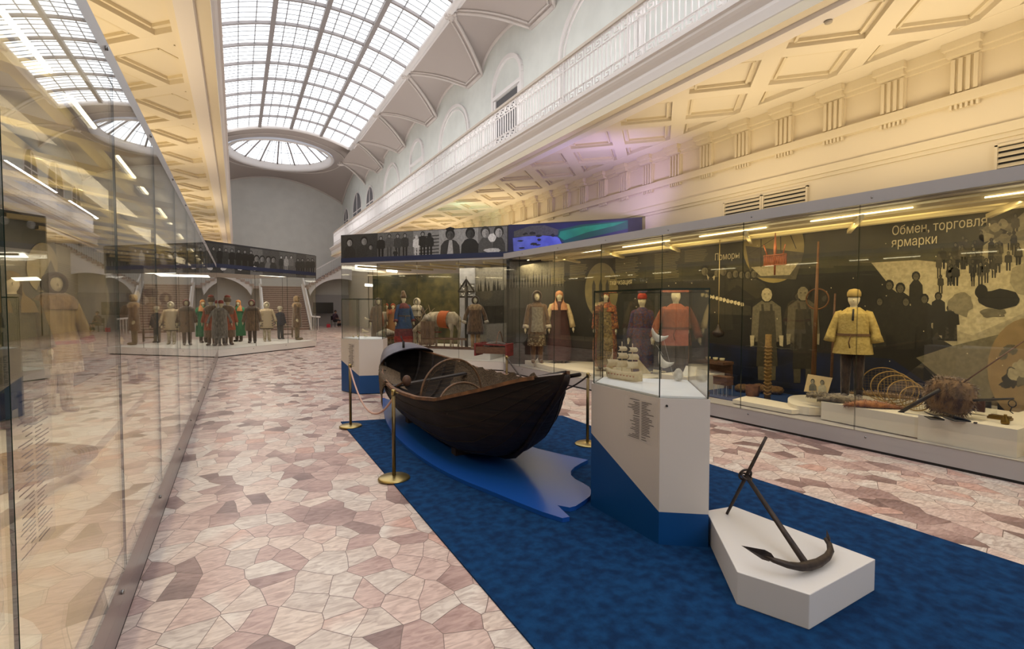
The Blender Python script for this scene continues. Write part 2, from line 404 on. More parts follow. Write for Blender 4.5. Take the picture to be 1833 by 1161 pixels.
    for wi, (y, hw, zs, zt) in enumerate(((34.9, .95, 8.7, 9.7), (39.0, 1.4, 8.8, 10.1), (43.3, .9, 8.7, 9.6))):
        pts = [(y - hw, ZGAL + .1)] + [(y - hw * math.cos(a), zs + (zt - zs) * math.sin(a)) for a in [math.pi * k / 14 for k in range(15)]] + [(y + hw, ZGAL + .1)]
        mb = MB(); mb.slab([(U, a, b) for a, b in pts], (-s, 0, 0), .03)
        w_ = struct('window_%d' % (3 + wi + (3 if s < 0 else 0)), mb, gw)
        mb = MB(); mb.box(*sorted((U - s * .06, U - s * .03)), y - .04, y + .04, ZGAL + .1, zt - .05)
        mb.box(*sorted((U - s * .06, U - s * .03)), y - hw, y + hw, zs - .03, zs + .03); mb.build('mullion', WHITE, w_)
    # cove: pendentive panels that come down to feet, lunette cells between
    KX, KZ = XC + s * 3.32, 11.0
    FZ = 10.2
    def cove(t):   # t 0 at the skylight, 1 at the foot
        return KX + s * 1.93 * t, KZ - (KZ - FZ) * t ** 1.12 + .10 * math.sin(math.pi * t)
    pend = MB(); lun = MB(); ribs = MB(); rose = MB(); pend.smooth = True; lun.smooth = True
    NT = 10; pit = 4.8; fh = .64
    for k in range(-5, 4):
        yf = 17.7 + pit * k                      # foot
        rows = []
        for j in range(NT + 1):
            t = j / NT; x, z = cove(t); hw = (pit / 2) * (1 - t) + fh * t
            rows.append([(x, yf + hw * (i / 6 - 1), z) for i in range(13)])
        pend.loft(rows, False, False)
        # moulding inset on the panel
        out = []
        for t in [q / 8 for q in range(9)]:
            tt = .05 + .87 * t; x, z = cove(tt); hw = ((pit / 2) * (1 - tt) + fh * tt) - .22; out.append((x, hw, z))
        for sg in (1, -1):
            ribs.tube([(x - s * .02, yf + sg * hw, z - .02) for x, hw, z in out], .035, 5)
        x, hw, z = out[-1]; ribs.tube([(x, yf - hw, z - .02), (x, yf + hw, z - .02)], .035, 5)
        yk = yf + pit / 2                        # knob and lunette cell
        rows = []
        for j in range(NT + 1):
            t = j / NT; x, z = cove(t); a = (pit / 2) - ((pit / 2) * (1 - t) + fh * t)
            top = KZ - .06 * t
            rows.append([(x, yk - a * math.cos(math.pi * i / 12), z + (top - z) * math.sin(math.pi * i / 12) ** .8) for i in range(13)])
        lun.loft(rows, False, False)
        for idx in (0, 12): ribs.tube([rows[j][idx] for j in range(NT + 1)], .06, 6)
        ribs.tube([(p[0] - s * .02, p[1], p[2]) for p in rows[-1]], .07, 6)
        ribs.tube([(UR - s * .03 if s > 0 else UL + .03, yf - fh, FZ), (UR - s * .03 if s > 0 else UL + .03, yf + fh, FZ)], .07, 6)
        rose.ball((KX - s * .02, yk, KZ - .05), .16, .16, .14, 10, 6)
        for q in range(6):
            rose.ball((KX - s * .02 + .16 * math.cos(q * 1.047), yk + .16 * math.sin(q * 1.047), KZ - .1), .07, .07, .07, 6, 4)
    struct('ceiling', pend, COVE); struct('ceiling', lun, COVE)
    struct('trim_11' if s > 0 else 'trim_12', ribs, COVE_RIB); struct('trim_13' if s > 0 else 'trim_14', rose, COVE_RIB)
# skylight: barrel of frosted panes on steel bars
SX = 3.15
def skz(x): return 11.0 + .62 * (1 - ((x - XC) / SX) ** 2)
SY0, SY1 = -7.0, 30.9
mb = MB(); mb.smooth = True
NX = 28; rows = [[(XC - SX + 2 * SX * i / NX, y, skz(XC - SX + 2 * SX * i / NX) + .05) for i in range(NX + 1)] for y in (SY0, SY1)]
mb.loft(rows, False, False); sky = struct('window_1', mb, SKYGL)
for u in (-.5, 0, .5):
    mb = MB(); x = XC + u * SX; mb.beam((x, SY0, skz(x) - .02), (x, SY1, skz(x) - .02), .15, .16)
    mb.build('rafter', GREYBAR, sky)
y = SY1 - 1.62
while y > SY0:
    mb = MB()
    for i in range(NX):
        xa, xb = XC - SX + 2 * SX * i / NX, XC - SX + 2 * SX * (i + 1) / NX
        mb.beam((xa, y, skz(xa) - .0), (xb, y, skz(xb) - .0), .085, .1)
    y -= 1.62; mb.build('cross_bar', GREYBAR, sky)
mb = MB()
for p in range(4):
    nsub = 3 if p in (0, 3) else 4
    for q in range(1, nsub):
        x = XC - SX + SX * .5 * (p + q / nsub); mb.beam((x, SY0, skz(x) + .02), (x, SY1, skz(x) + .02), .034, .03)
y = SY1; 
while y > SY0:
    for q in range(1, 5):
        yy = y - 1.62 * q / 5
        if yy < SY0: break
        for i in range(0, NX, 2):
            xa, xb = XC - SX + 2 * SX * i / NX, XC - SX + 2 * SX * (i + 2) / NX
            mb.beam((xa, yy, skz(xa) + .02), (xb, yy, skz(xb) + .02), .024, .02)
    y -= 1.62
mb.build('glazing_bar', THINBAR, sky)
mb = MB()
for s in (1, -1):
    mb.tube([(XC + s * (SX + .08), SY0, 10.97), (XC + s * (SX + .08), SY1 + .1, 10.97)], .12, 10)
    mb.box(*sorted((XC + s * (SX + .05), XC + s * (SX + .3))), SY0, SY1 + .1, 10.98, 11.3)
arc = [(XC - SX + 2 * SX * i / NX, SY1 + .08, skz(XC - SX + 2 * SX * i / NX) - .02) for i in range(NX + 1)]
mb.tube(arc, .12, 10)
mb.build('skylight_frame', WHITE, sky)
# end bay: sail vault with a round lantern
BY0, BY1 = 31.1, 45.0; BYC = (BY0 + BY1) / 2; BH = (BY1 - BY0) / 2; BW = 5.25
def sail(x, y):
    u, v = (x - XC) / BW, (y - BYC) / BH
    return 10.4 + 1.6 * (1 - min(1, u * u) * min(1, v * v)) - 1.6 * (max(abs(u), abs(v)) ** 2) * 0.0 if False else 10.4 + 1.6 * (1 - (u * u) * (v * v))
def edge_z(x, y):
    u, v = (x - XC) / BW, (y - BYC) / BH
    return 10.4 + 1.6 * (1 - (u * v) ** 2)
mb = MB(); mb.smooth = True; rows = []
RX, RY = 3.35, 3.75; NA = 72
for j in range(13):
    t = j / 12; row = []
    for i in range(NA):
        a = 2 * math.pi * i / NA; ca, sa = math.cos(a), math.sin(a)
        k = 1 / max(abs(ca), abs(sa)); ex, ey = RX * ca, RY * sa; qx, qy = BW * ca * k, BH * sa * k
        x, y = XC + ex + (qx - ex) * t, BYC + ey + (qy - ey) * t
        u, v = (x - XC) / BW, (y - BYC) / BH
        # arches on all four sides: height falls towards the corners only
        z = 10.4 + 1.6 * (1 - (u * u * v * v))
        row.append((x, y, z))
    rows.append(row)
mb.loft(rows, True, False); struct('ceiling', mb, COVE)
mb = MB()
for rr in (1.22,):
    mb.tube([(XC + RX * rr * math.cos(2 * math.pi * i / 60), BYC + RY * rr * math.sin(2 * math.pi * i / 60), sail(XC + RX * rr * math.cos(2 * math.pi * i / 60), BYC + RY * rr * math.sin(2 * math.pi * i / 60)) - .02) for i in range(61)], .045, 5)
mb.tube([(XC + BW * (i / 20 - 1), BY1 - .05, edge_z(XC + BW * (i / 20 - 1), BY1) - .03) for i in range(41)], .07, 6)
for s in (1, -1): mb.tube([(XC + s * (BW - .05), BYC + BH * (i / 20 - 1), edge_z(XC + BW, BYC + BH * (i / 20 - 1)) - .03) for i in range(41)], .07, 6)
mb.tube([(XC + BW * (i / 20 - 1), BY0 + .1, edge_z(XC + BW * (i / 20 - 1), BY0) - .03) for i in range(41)], .07, 6)
struct('trim_15', mb, COVE_RIB)
# band closing the step between skylight and end bay
mb = MB(); top = []; bot = []
for i in range(41):
    x = XC + BW * (i / 20 - 1); bot.append((x, BY0, edge_z(x, BY0))); top.append((x, SY1 + .05, max(edge_z(x, BY0), 10.9) + .0 if abs(x - XC) > SX else skz(x) - .05))
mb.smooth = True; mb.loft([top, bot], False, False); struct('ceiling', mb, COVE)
# lantern dome
mb = MB(); mb.smooth = True
prof = [(1 - j / 8, math.sin(j / 8 * math.pi / 2) * 1.5) for j in range(9)]
rows = [[(XC + RX * .9 * max(r_, .01) * math.cos(2 * math.pi * i / 48), BYC + RY * .9 * max(r_, .01) * math.sin(2 * math.pi * i / 48), 12.25 + z) for i in range(48)] for r_, z in prof]
mb.loft(rows, True, False); dome = struct('window_2', mb, SKYGL)
for i in range(16):
    a = 2 * math.pi * i / 16; mb = MB()
    mb.tube([(XC + RX * .9 * max(r_, .01) * math.cos(a), BYC + RY * .9 * max(r_, .01) * math.sin(a), 12.2 + z) for r_, z in prof], .06, 5)
    mb.build('rib', GREYBAR, dome)
mb = MB()
for i in range(32):
    a = 2 * math.pi * (i + .5) / 32
    mb.tube([(XC + RX * .9 * max(r_, .01) * math.cos(a), BYC + RY * .9 * max(r_, .01) * math.sin(a), 12.22 + z) for r_, z in prof[:7]], .02, 4)
for j in (2, 4, 6):
    r_, z = prof[j]; mb.tube([(XC + RX * .9 * r_ * math.cos(2 * math.pi * i / 48), BYC + RY * .9 * r_ * math.sin(2 * math.pi * i / 48), 12.22 + z) for i in range(49)], .02, 4)
mb.build('glazing_bar', THINBAR, dome)
mb = MB(); mb.smooth = True
rimp = [(1.02, -.12), (1.0, -.2), (.96, -.14), (.94, .0), (.9, .3)]
mb.loft([[(XC + RX * r_ * math.cos(2 * math.pi * i / 60), BYC + RY * r_ * math.sin(2 * math.pi * i / 60), 11.97 + z) for i in range(60)] for r_, z in rimp], True, False)
mb.build('dome_rim', WHITE, dome)
# end wall and back wall
mb = MB(); pts = [(XC - BW - .4, 0), (XC + BW + 4, 0), (XC + BW + 4, ZGAL + .1), (XC + BW, ZGAL + .1)] + [(XC + BW * (1 - i / 10), edge_z(XC + BW * (1 - i / 10), BY1)) for i in range(21)] + [(XC - BW, ZGAL + .1), (XC - BW - 4, ZGAL + .1), (XC - BW - 4, 0)]
pts = pts[1:]
mb.slab([(x, BY1, z) for x, z in pts], (0, 1, 0), .3)
struct('wall_end', mb, mat('end_wall_grey', h('#d6d5d1'), 0.9, col2=h('#d0cfcb'), scale=1.5))
mb = MB(); mb.box(-6, 12, -9.3, -9, 0, 12); struct('wall_back', mb, PLASTER)
mb = MB()
for s in (1, -1): mb.box(*sorted((XC + s * 5.65, XC + s * 9.3)), 37.3, 37.5, 0, ZGAL)
mb.box(XC + 9.2, XC + 9.5, 37.3, 46, 0, ZGAL + 1); mb.box(XC - 9.5, XC - 9.2, 37.3, 46, 0, ZGAL + 1)
struct('wall_side', mb, mat('stair_wall', h('#a5a09d'), .9))
# ventilation grilles on the right wall
for (ya, yb) in ((5.12, 5.92), (5.97, 6.75), (1.9, 2.7), (10.9, 11.7)):
    t = thing('ventilation_grille', {5.12: 'louvred metal vent in the cream wall, left half of the pair over the ship model', }.get(ya, 'louvred metal vent'), 'vent', (XR, (ya + yb) / 2, 3.4))
    mb = MB(); mb.box(XR - .01, XR, ya, yb, 3.4, 3.72); mb.build('backing', DARK, t)
    mb = MB()
    for z in (3.38, 3.7): mb.box(XR - .05, XR, ya - .02, yb + .02, z, z + .03)
    for yy in (ya - .02, yb - .01): mb.box(XR - .05, XR, yy, yy + .03, 3.4, 3.72)
    mb.build('frame', RELIEF, t)
    mb = MB()
    for q in range(4):
        z = 3.44 + q * .07; mb.slab([(XR - .045, ya, z - .015), (XR - .045, yb, z - .015), (XR - .012, yb, z + .03), (XR - .012, ya, z + .03)], (0, 0, 1), .006)
    mb.build('louvre', RELIEF, t)
    t['label'] = {5.12: 'louvred vent in the cream wall above the right case, nearer of the middle pair', 5.97: 'louvred vent in the cream wall above the right case, farther of the middle pair', 1.0: 'louvred vent in the cream wall beyond the right edge of the photo, nearer one', 1.9: 'louvred metal vent in the cream wall at the right edge of the photo', 10.9: 'violet-lit louvred vent on the wall beside the green end of the photo banner'}[ya]
# smoke detector on the right soffit
p = at(1483, 33, Z=5.13)
t = thing('smoke_detector', 'small white round smoke detector under the right gallery edge', 'smoke detector', (p.x, p.y, 5.07))
mb = MB(); mb.lathe([(.05, .03), (.055, .05), (.055, .08)], (p.x, p.y, 5.07)); mb.build('mounting_ring', WHITE, t)
mb = MB(); mb.lathe([(.015, 0), (.04, .005), (.045, .03)], (p.x, p.y, 5.07)); mb.build('sensor_dome', mat('sensor_grey', h('#b8b0a4'), .5), t)
# ------------------------------------------------------------------ gallery balustrades
def balustrade(s):
    X = XC + s * 3.25; y0, y1 = -3.0, 37.35
    t = thing('balustrade', ('white gallery balustrade with Greek key friezes along the right-hand balcony' if s > 0 else 'white gallery balustrade hidden above the left-hand cornice'), 'balustrade', (X, 10, ZGAL))
    mb = MB(); mb.box(X - .05, X + .05, y0, y1, 6.78, 6.84); mb.box(X - .05, X + .05 , y0, y1, ZGAL, ZGAL + .03)
    if s > 0: mb.box(X, XC + 5.3, y1 - .05, y1 + .02, 6.78, 6.84)
    mb.build('handrail', mat('handrail_beige', h('#cfc2b4'), .5), t)
    for nm, zb in (('upper_frieze', 6.58), ('lower_frieze', 5.9)):
        mb = MB()
        for z in (zb, zb + .19): mb.box(X - .02, X + .02, y0, y1, z - .006, z + .006)
        y = y0; u = .28
        key = [(0, 0), (0, 1), (.78, 1), (.78, .3), (.45, .3), (.45, .62), (.25, .62), (.25, .0), (1, 0)]
        key = [(0, .08), (0, .92), (.8, .92), (.8, .3), (.3, .3), (.3, .62), (.55, .62)]
        while y < y1 - u:
            P = [(X, y + a * u * .9, zb + b * .19) for a, b in key]
            for a, b in zip(P, P[1:]): mb.beam(a, b, .014, .03, up=(1, 0, 0))
            y += u
        mb.build(nm, WHITE, t)
        if True:
            mb = MB(); 
    nb = 0; base = None; stuff = MB(); y = y0
    me = None
    while y < y1:
        if .5 < y and nb < 100 and s > 0:
            if base is None:
                mb = MB(); mb.box(-.011, .011, -.011, .011, .22, .73); base = mb.build('baluster', WHITE, t, local=True); o = base
            else:
                o = base.copy(); COL.objects.link(o)
            o.location = (0, y - 10, 0); nb += 1
        else: stuff.box(X - .011, X + .011, y - .011, y + .011, ZGAL + .22, ZGAL + .73)
        y += .125
    stuff.build('baluster_row', WHITE, t)['kind'] = 'stuff'
    y = y0; pm = None
    while y < y1:
        if pm is None: mb = MB(); mb.box(-.025, .025, -.02, .02, 0, .94); pm = mb.build('post', WHITE, t, local=True); o = pm
        else: o = pm.copy(); COL.objects.link(o)
        o.location = (0, y - 10, 0); y += 1.98
    if s > 0:
        mb = MB(); x = X
        while x < XC + 5.2: mb.box(x - .011, x + .011, y1 - .03, y1 - .008, ZGAL, 6.8); x += .125
        mb.build('return_balusters', WHITE, t)['kind'] = 'stuff'
balustrade(1); balustrade(-1)
# ------------------------------------------------------------------ main stair and side flights
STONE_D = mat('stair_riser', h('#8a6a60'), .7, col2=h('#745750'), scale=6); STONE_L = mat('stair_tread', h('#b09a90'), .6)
SXC = 3.1
t = thing('staircase', 'wide stone staircase rising to the landing at the far end of the hall', 'staircase', (SXC, 38, 0))
NS = 20; mb = MB(); tr = MB()
for i in range(NS):
    y0 = 38 + .262 * i; z1 = .16 * (i + 1)
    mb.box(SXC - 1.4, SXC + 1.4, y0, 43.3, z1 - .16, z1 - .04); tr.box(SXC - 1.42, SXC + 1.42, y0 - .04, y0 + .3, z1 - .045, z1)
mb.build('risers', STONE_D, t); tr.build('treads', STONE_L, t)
mb = MB(); mb.box(SXC - 2.0, SXC + 2.0, 43.24, 44.98, 3.0, 3.2); mb.build('landing', STONE_L, t)
for s in (1, -1):
    mb = MB(); X = SXC + s * 1.5
    mb.slab([(X - .07, 38, 0), (X - .07, 43.3, 0), (X - .07, 43.3, 3.4), (X - .07, 38, .2)], (1, 0, 0), .14)
    mb.build('stringer', WHITE, t)
    mb = MB(); mb.beam((X, 37.7, .95), (X, 41.0, 3.0), .1, .09); mb.beam((X, 41.2, 3.25), (X, 43.3, 4.2), .1, .09)
    mb.beam((X, 37.7, .95), (X + s * .5, 37.2, .9), .1, .09); mb.build('handrail', WHITE, t)
    mb = MB()
    for i in range(26): y = 38 + .2 * i; zz = .2 + .61 * (y - 38); mb.box(X - .012, X + .012, y - .012, y + .012, zz, zz + .78)
    for i in range(4): mb.box(X + s * .13 * i - .012, X + s * .13 * i + .012, 37.7 - .13 * i, 37.72 - .13 * i, 0, .93)
    mb.build('balusters', WHITE, t)['kind'] = 'stuff'
    # side flight up to the gallery with its segmental arch below
    mb = MB(); n = 16; xa, xb = SXC + s * 1.9, XC + s * 6.4
    pts = [(xa, 3.25)] + [(xb, 5.8)] + [(xb + s * .8, 5.8), (xb + s * .8, 3.0)]
    archp = [(xa + (xb - xa) * (1 - k / n), 2.35 + 1.75 * math.sin(math.pi * (.08 + .84 * (1 - (1 - k / n)) )) ** .8) for k in range(n + 1)]
    archp = [(xb + s * .2 + (xa - xb) * k / n, 1.9 + 2.0 * math.sqrt(max(0, 1 - ((2 * (1 - k / n) - 1.15) / 1.2) ** 2))) for k in range(n + 1)]
    poly = pts + archp
    mb.slab([(x, 43.4, z) for x, z in poly], (0, 1, 0), .25); mb.build('side_flight_arch', WHITE, t)
    mb = MB(); m_ = 16
    for i in range(m_):
        x0 = xa + (xb - xa) * i / m_; x1 = xa + (xb - xa) * (i + 1) / m_; z = 3.2 + 2.66 * (i + 1) / m_
        mb.box(*sorted((x0, x1)), 43.3, 44.9, z - .16, z)
    mb.build('side_flight_steps', STONE_L, t)
    mb = MB(); mb.beam((xa, 43.5, 4.2), (xb, 43.5, 6.75), .08, .08); mb.build('side_handrail', WHITE, t)
    mb = MB()
    for i in range(34):
        x = xa + (xb - xa) * i / 34; z = 3.25 + 2.6 * i / 34; mb.box(x - .012, x + .012, 43.49, 43.51, z, z + .92)
    mb.build('side_balusters', WHITE, t)['kind'] = 'stuff'
# dark wall screen and the person seated under the right-hand side flight
mb = MB(); c = at(583, 553, Y=44.0); mb.box(c.x - .95, c.x + .6, 43.95, 44.05, 1.05, 1.95); o = mb.build('wall_screen', [mat('black_screen', h('#15161a'), .3)])
tag(o, 'black flat screen standing under the right-hand side flight of stairs', 'screen')
mb = MB(); mb.box(5.6, 9, 44.8, 44.95, 0, 2.6); tag(mb.build('partition_panel', mat('grey_partition', h('#a9a6a6'), .8)), 'pale grey partition panel behind the seated person at the far end', 'partition')
# ================================================================== PRINTS
def tone(g, warm=0.0):
    g = round(min(1, g * 1.15), 2); nm = 'print_tone_%02d_%d' % (int(g * 100), int(warm * 10))
    c = (min(1, g * (1 + .10 * warm)), g * (1 + .02 * warm), g * (1 - .22 * warm))
    c = tuple(x ** 2.2 for x in c)
    return mat(nm, c, .55, col2=tuple(x * .72 for x in c), scale=22, detail=6)
class Print:
    """flat printed picture: outlines given in the photograph's pixels fall onto the board's own plane"""
    def __init__(s, P, u, n, warm=0.0):
        s.P = Vector(P); s.u = Vector(u).normalized(); s.n = Vector(n).normalized(); s.mb = MB(); s.mats = []; s.warm = warm; s.k = 0
    def slot(s, m):
        if m not in s.mats: s.mats.append(m)
        s.mb.cur = s.mats.index(m)
    def w(s, p): return onpl(p[0], p[1], s.P, s.n)
    def poly(s, pts, m, lay=1):
        s.slot(m if not isinstance(m, float) else tone(m, s.warm))
        s.k += 1; off = s.n * (.002 * lay + .00004 * (s.k % 40))
        s.mb.face([s.w(p) + off for p in pts])
    def poly3(s, pts, m, lay=1):
        s.slot(m if not isinstance(m, float) else tone(m, s.warm)); s.mb.face([Vector(p) + s.n * .002 * lay for p in pts])
    def ell(s, cx, cy_, rx, ry, m, lay=1, n=14, a0=0):
        s.poly([(cx + rx * math.cos(2 * math.pi * i / n) , cy_ + ry * math.sin(2 * math.pi * i / n)) for i in range(n)], m, lay)
    def blob(s, cx, cy_, rx, ry, m, lay=1, j=.25, n=16):
        s.poly([(cx + rx * math.cos(2 * math.pi * i / n) * (1 + rnd.uniform(-j, j)), cy_ + ry * math.sin(2 * math.pi * i / n) * (1 + rnd.uniform(-j, j))) for i in range(n)], m, lay)
    def person(s, x, y0, y1, w, body=.25, face=.6, hat=.15, legs=True, lay=2, skirt=False, light=None):
        H_ = y1 - y0; hr = min(H_ * .075, w * .26)
        hy = y0 + hr * 1.3
        b = y0 + H_ * (.6 if legs and not skirt else 1)
        s.poly([(x - w * .16, hy + hr), (x - w * .45, y0 + H_ * .24), (x - w * .5, y0 + H_ * .55), (x - w * .36, y0 + H_ * .56), (x - w * .38, b), (x + w * .38, b), (x + w * .36, y0 + H_ * .56), (x + w * .5, y0 + H_ * .55), (x + w * .45, y0 + H_ * .24), (x + w * .16, hy + hr)], body, lay)
        if light: s.poly([(x - w * .1, y0 + H_ * .2), (x + w * .14, y0 + H_ * .2), (x + w * .1, y0 + H_ * .55), (x - w * .14, y0 + H_ * .55)], light, lay + .4)
        if legs:
            for q in (-1, 1):
                s.poly([(x + q * w * .3, b - 1), (x + q * w * .06, b - 1), (x + q * w * .08, y1), (x + q * w * .28, y1)], max(.05, body - .06), lay - .2)
        s.ell(x, hy, hr * 1.15, hr * 1.3, hat, lay + .3, 10)
        s.ell(x, hy + hr * .2, hr * .75, hr * .95, face, lay + .6, 10)
        s.ell(x - hr * .28, hy + hr * .1, hr * .14, hr * .1, max(.05, face - .15), lay + .8, 6); s.ell(x + hr * .28, hy + hr * .1, hr * .14, hr * .1, max(.05, face - .15), lay + .8, 6)
    def bust(s, x, y0, y1, w, body=.2, face=.6, hair=.1, lay=2, light=None):
        H_ = y1 - y0; hr = H_ * .2
        s.poly([(x - w * .5, y1), (x - w * .46, y0 + H_ * .62), (x - w * .3, y0 + H_ * .46), (x - hr * .5, y0 + H_ * .4), (x + hr * .5, y0 + H_ * .4), (x + w * .3, y0 + H_ * .46), (x + w * .46, y0 + H_ * .62), (x + w * .5, y1)], body, lay)
        if light: s.poly([(x - w * .05, y0 + H_ * .42), (x + w * .1, y0 + H_ * .42), (x + w * .16, y1 - 2), (x - w * .16, y1 - 2)], light, lay + .4)
        s.ell(x, y0 + hr, hr * .86, hr * 1.05, hair, lay + .5, 14); s.ell(x, y0 + hr * 1.25, hr * .62, hr * .8, face * .78, lay + .8, 14); s.poly([(x + hr * .05, y0 + hr * .6), (x + hr * .5, y0 + hr * .9), (x + hr * .58, y0 + hr * 1.4), (x + hr * .3, y0 + hr * 1.9), (x + hr * .05, y0 + hr * 2.0)], face * .6, lay + .9)
        for q in (-1, 1): s.ell(x + q * hr * .25, y0 + hr * 1.15, hr * .13, hr * .07, max(.05, face - .22), lay + 1, 6)
        s.ell(x, y0 + hr * 1.62, hr * .2, hr * .07, max(.05, face - .15), lay + 1, 6)
    def lines(s, x0, y0, x1, n, dy, m, slope=0.0, th=1.1, lay=3, rag=.2):
        for i in range(n):
            y = y0 + i * dy; e = x1 - (x1 - x0) * rnd.uniform(0, rag)
            s.poly([(x0, y), (e, y + slope * (e - x0)), (e, y + th + slope * (e - x0)), (x0, y + th)], m, lay)
    def build(s, parent, name='printed_picture'): return s.mb.build(name, s.mats, parent)
# ================================================================== DISPLAY CASES
LED = mat('warm_led_tube', (1.0, .86, .55), .4, emit=6.0)
LEDW = mat('white_light_panel', (1.0, .93, .74), .4, emit=5.0)
BATTEN = mat('case_batten_cream', h('#d9c894'), .6)
ROOFP = mat('case_roof_panel', h('#b9b5ac'), .55)
NAVY = mat('print_navy', h('#1e2a4c'), .5)
def V2(a, b): return (Vector((b[0] - a[0], b[1] - a[1], 0)), )
def pane(parent, a, b, z0, z1, name='glass_pane', gap=.004):
    a, b = Vector((a[0], a[1], 0)), Vector((b[0], b[1], 0)); d = (b - a).normalized(); n = Vector((-d.y, d.x, 0)) * .005
    a += d * gap; b -= d * gap; mb = MB()
    P = [a - n, b - n, b + n, a + n]
    lo = [(p.x, p.y, z0) for p in P]; hi = [(p.x, p.y, z1) for p in P]
    mb.add(lo + hi, [(0, 1, 5, 4), (2, 3, 7, 6)]); mb.mi(1); mb.add(lo + hi, [(1, 2, 6, 5), (3, 0, 4, 7), (0, 3, 2, 1), (4, 5, 6, 7)])
    return mb.build(name, [GLASS, GEDGE], parent)
def case_shell(t, poly, z_base, z_glass, z_top, base_m, frame_m, back_m, fronts, fascia=.0):
    """poly: plan; fronts: list of (a, b, seams) glazed sides"""
    # plinth in two bands over a recessed dark foot
    def inset(P, d):
        c = Vector((sum(p[0] for p in P) / len(P), sum(p[1] for p in P) / len(P)))
        return [tuple(Vector(p) + (c - Vector(p)).normalized() * d) for p in P]
    mb = MB(); mb.prism(inset(poly, .06), 0.0, .03); mb.build('foot', DARK, t)
    mb = MB(); mb.prism(poly, .03, z_base / 2 + .01); mb.prism(inset(poly, .004), z_base / 2 + .01, z_base / 2 + .016); mb.prism(poly, z_base / 2 + .016, z_base); mb.build('plinth', base_m, t)
    mb = MB(); mb.prism(poly, z_glass, z_top); mb.build('roof', frame_m, t)
    for a, b, seams in fronts:
        A, B = Vector(a), Vector(b)
        pts = [0.0] + seams + [1.0]
        for p, q in zip(pts, pts[1:]):
            pane(t, A.lerp(B, p), A.lerp(B, q), z_base + .002, z_glass - .002)
        # lock rosettes on the base
        mb = MB()
        d = (B - A).normalized(); n = Vector((d.y, -d.x))
        for q in pts[1:-1]:
            p = A.lerp(B, q) - d * .12
            for zz in (z_base * .72, z_glass + .06):
                mb.tube([(p.x + n.x * .012, p.y + n.y * .012, zz), (p.x - n.x * .004, p.y - n.y * .004, zz)], .012, 8)
        if mb.v: mb.build('lock', mat('lock_chrome', h('#8c8a88'), .25, .9), t)
# ---- right case
def XF(y): return 6.51 - .057 * (y - 1.8)
rc = thing('display_case', 'long glass wall case with grey base along the right side of the hall', 'display case', (7.3, 5, 0))
yR0, yR1 = -1.2, 11.35
seams = [(-1.2 + 1.49 * k + .0) for k in range(1, 9)]
seamy = [y for y in [.28, 1.77, 3.25, 4.73, 6.2, 7.7, 9.2, 10.6]]
case_shell(rc, [(XF(yR0), yR0), (8.2, yR0), (8.2, 9.6), (XF(yR1), yR1)], .22, 2.88, 3.02, CASEGREY, CASEGREY, None,
           [((XF(yR0), yR0), (XF(yR1), yR1), [(y - yR0) / (yR1 - yR0) for y in seamy])])
# roof underside, battens, struts and LED tubes
mb = MB(); mb.slab([(XF(yR0) + .08, yR0, 2.86), (8.1, yR0, 2.86), (8.1, 9.6, 2.86), (XF(yR1) + .15, yR1 - .2, 2.86)], (0, 0, 1), .015); mb.build('roof_lining', ROOFP, rc)
mb = MB()
for dx in (.3, .75, 1.2): mb.beam((XF(yR0) + dx, yR0, 2.80), (XF(10.8) + dx * .75, 10.4, 2.80), .13, .04)
mb.build('batten', BATTEN, rc)
mb = MB(); y = yR0
while y < 9.5:
    mb.beam((XF(y) + .08, y, 2.75), (XF(y) + 1.25, y + .75, 2.75), .05, .05); y += 1.49
mb.build('roof_strut', BATTEN, rc)
mb = MB()
for y in (-.6, 1.1, 2.8, 4.5, 6.2, 7.9, 9.4): mb.tube([(XF(y) + .16, y, 2.79), (XF(y + 1.1) + .16, y + 1.1, 2.79)], .007, 6)
mb.build('light_tube', LED, rc)
for y in (.5, 3.0, 5.5, 8.0, 10.0): area_light('lamp_right_case', (XF(y) + .35, y, 2.72), .3, 22, (1, .78, .42), (0, R(-12), 0), 2.0)
for y in (1.0, 4.0, 7.0): area_light('fill_roof_right_case', (XF(y) + .7, y, 2.55), .2, 7, (1, .8, .4), (R(180), 0, 0), 2.6)  # added upward fill without fittings, brightens the battens and lining
# printed back wall
BKX = 8.05
mb = MB(); mb.box(BKX, BKX + .04, yR0, 9.6, .22, 2.86); mb.build('back_panel', mat('print_black_green', h('#23211a'), .5, col2=h('#1b1915'), scale=3), rc)
pr = Print((BKX, 0, 0), (0, -1, 0), (-1, 0, 0), .9)
GREEN = mat('print_olive', h('#3f3d22'), .5, col2=h('#2e2d1c'), scale=3); BLK = mat('print_black', h('#14120e'), .5)
BLUEF = mat('print_deep_blue', h('#141f3c'), .5, col2=h('#10141f'), scale=3)
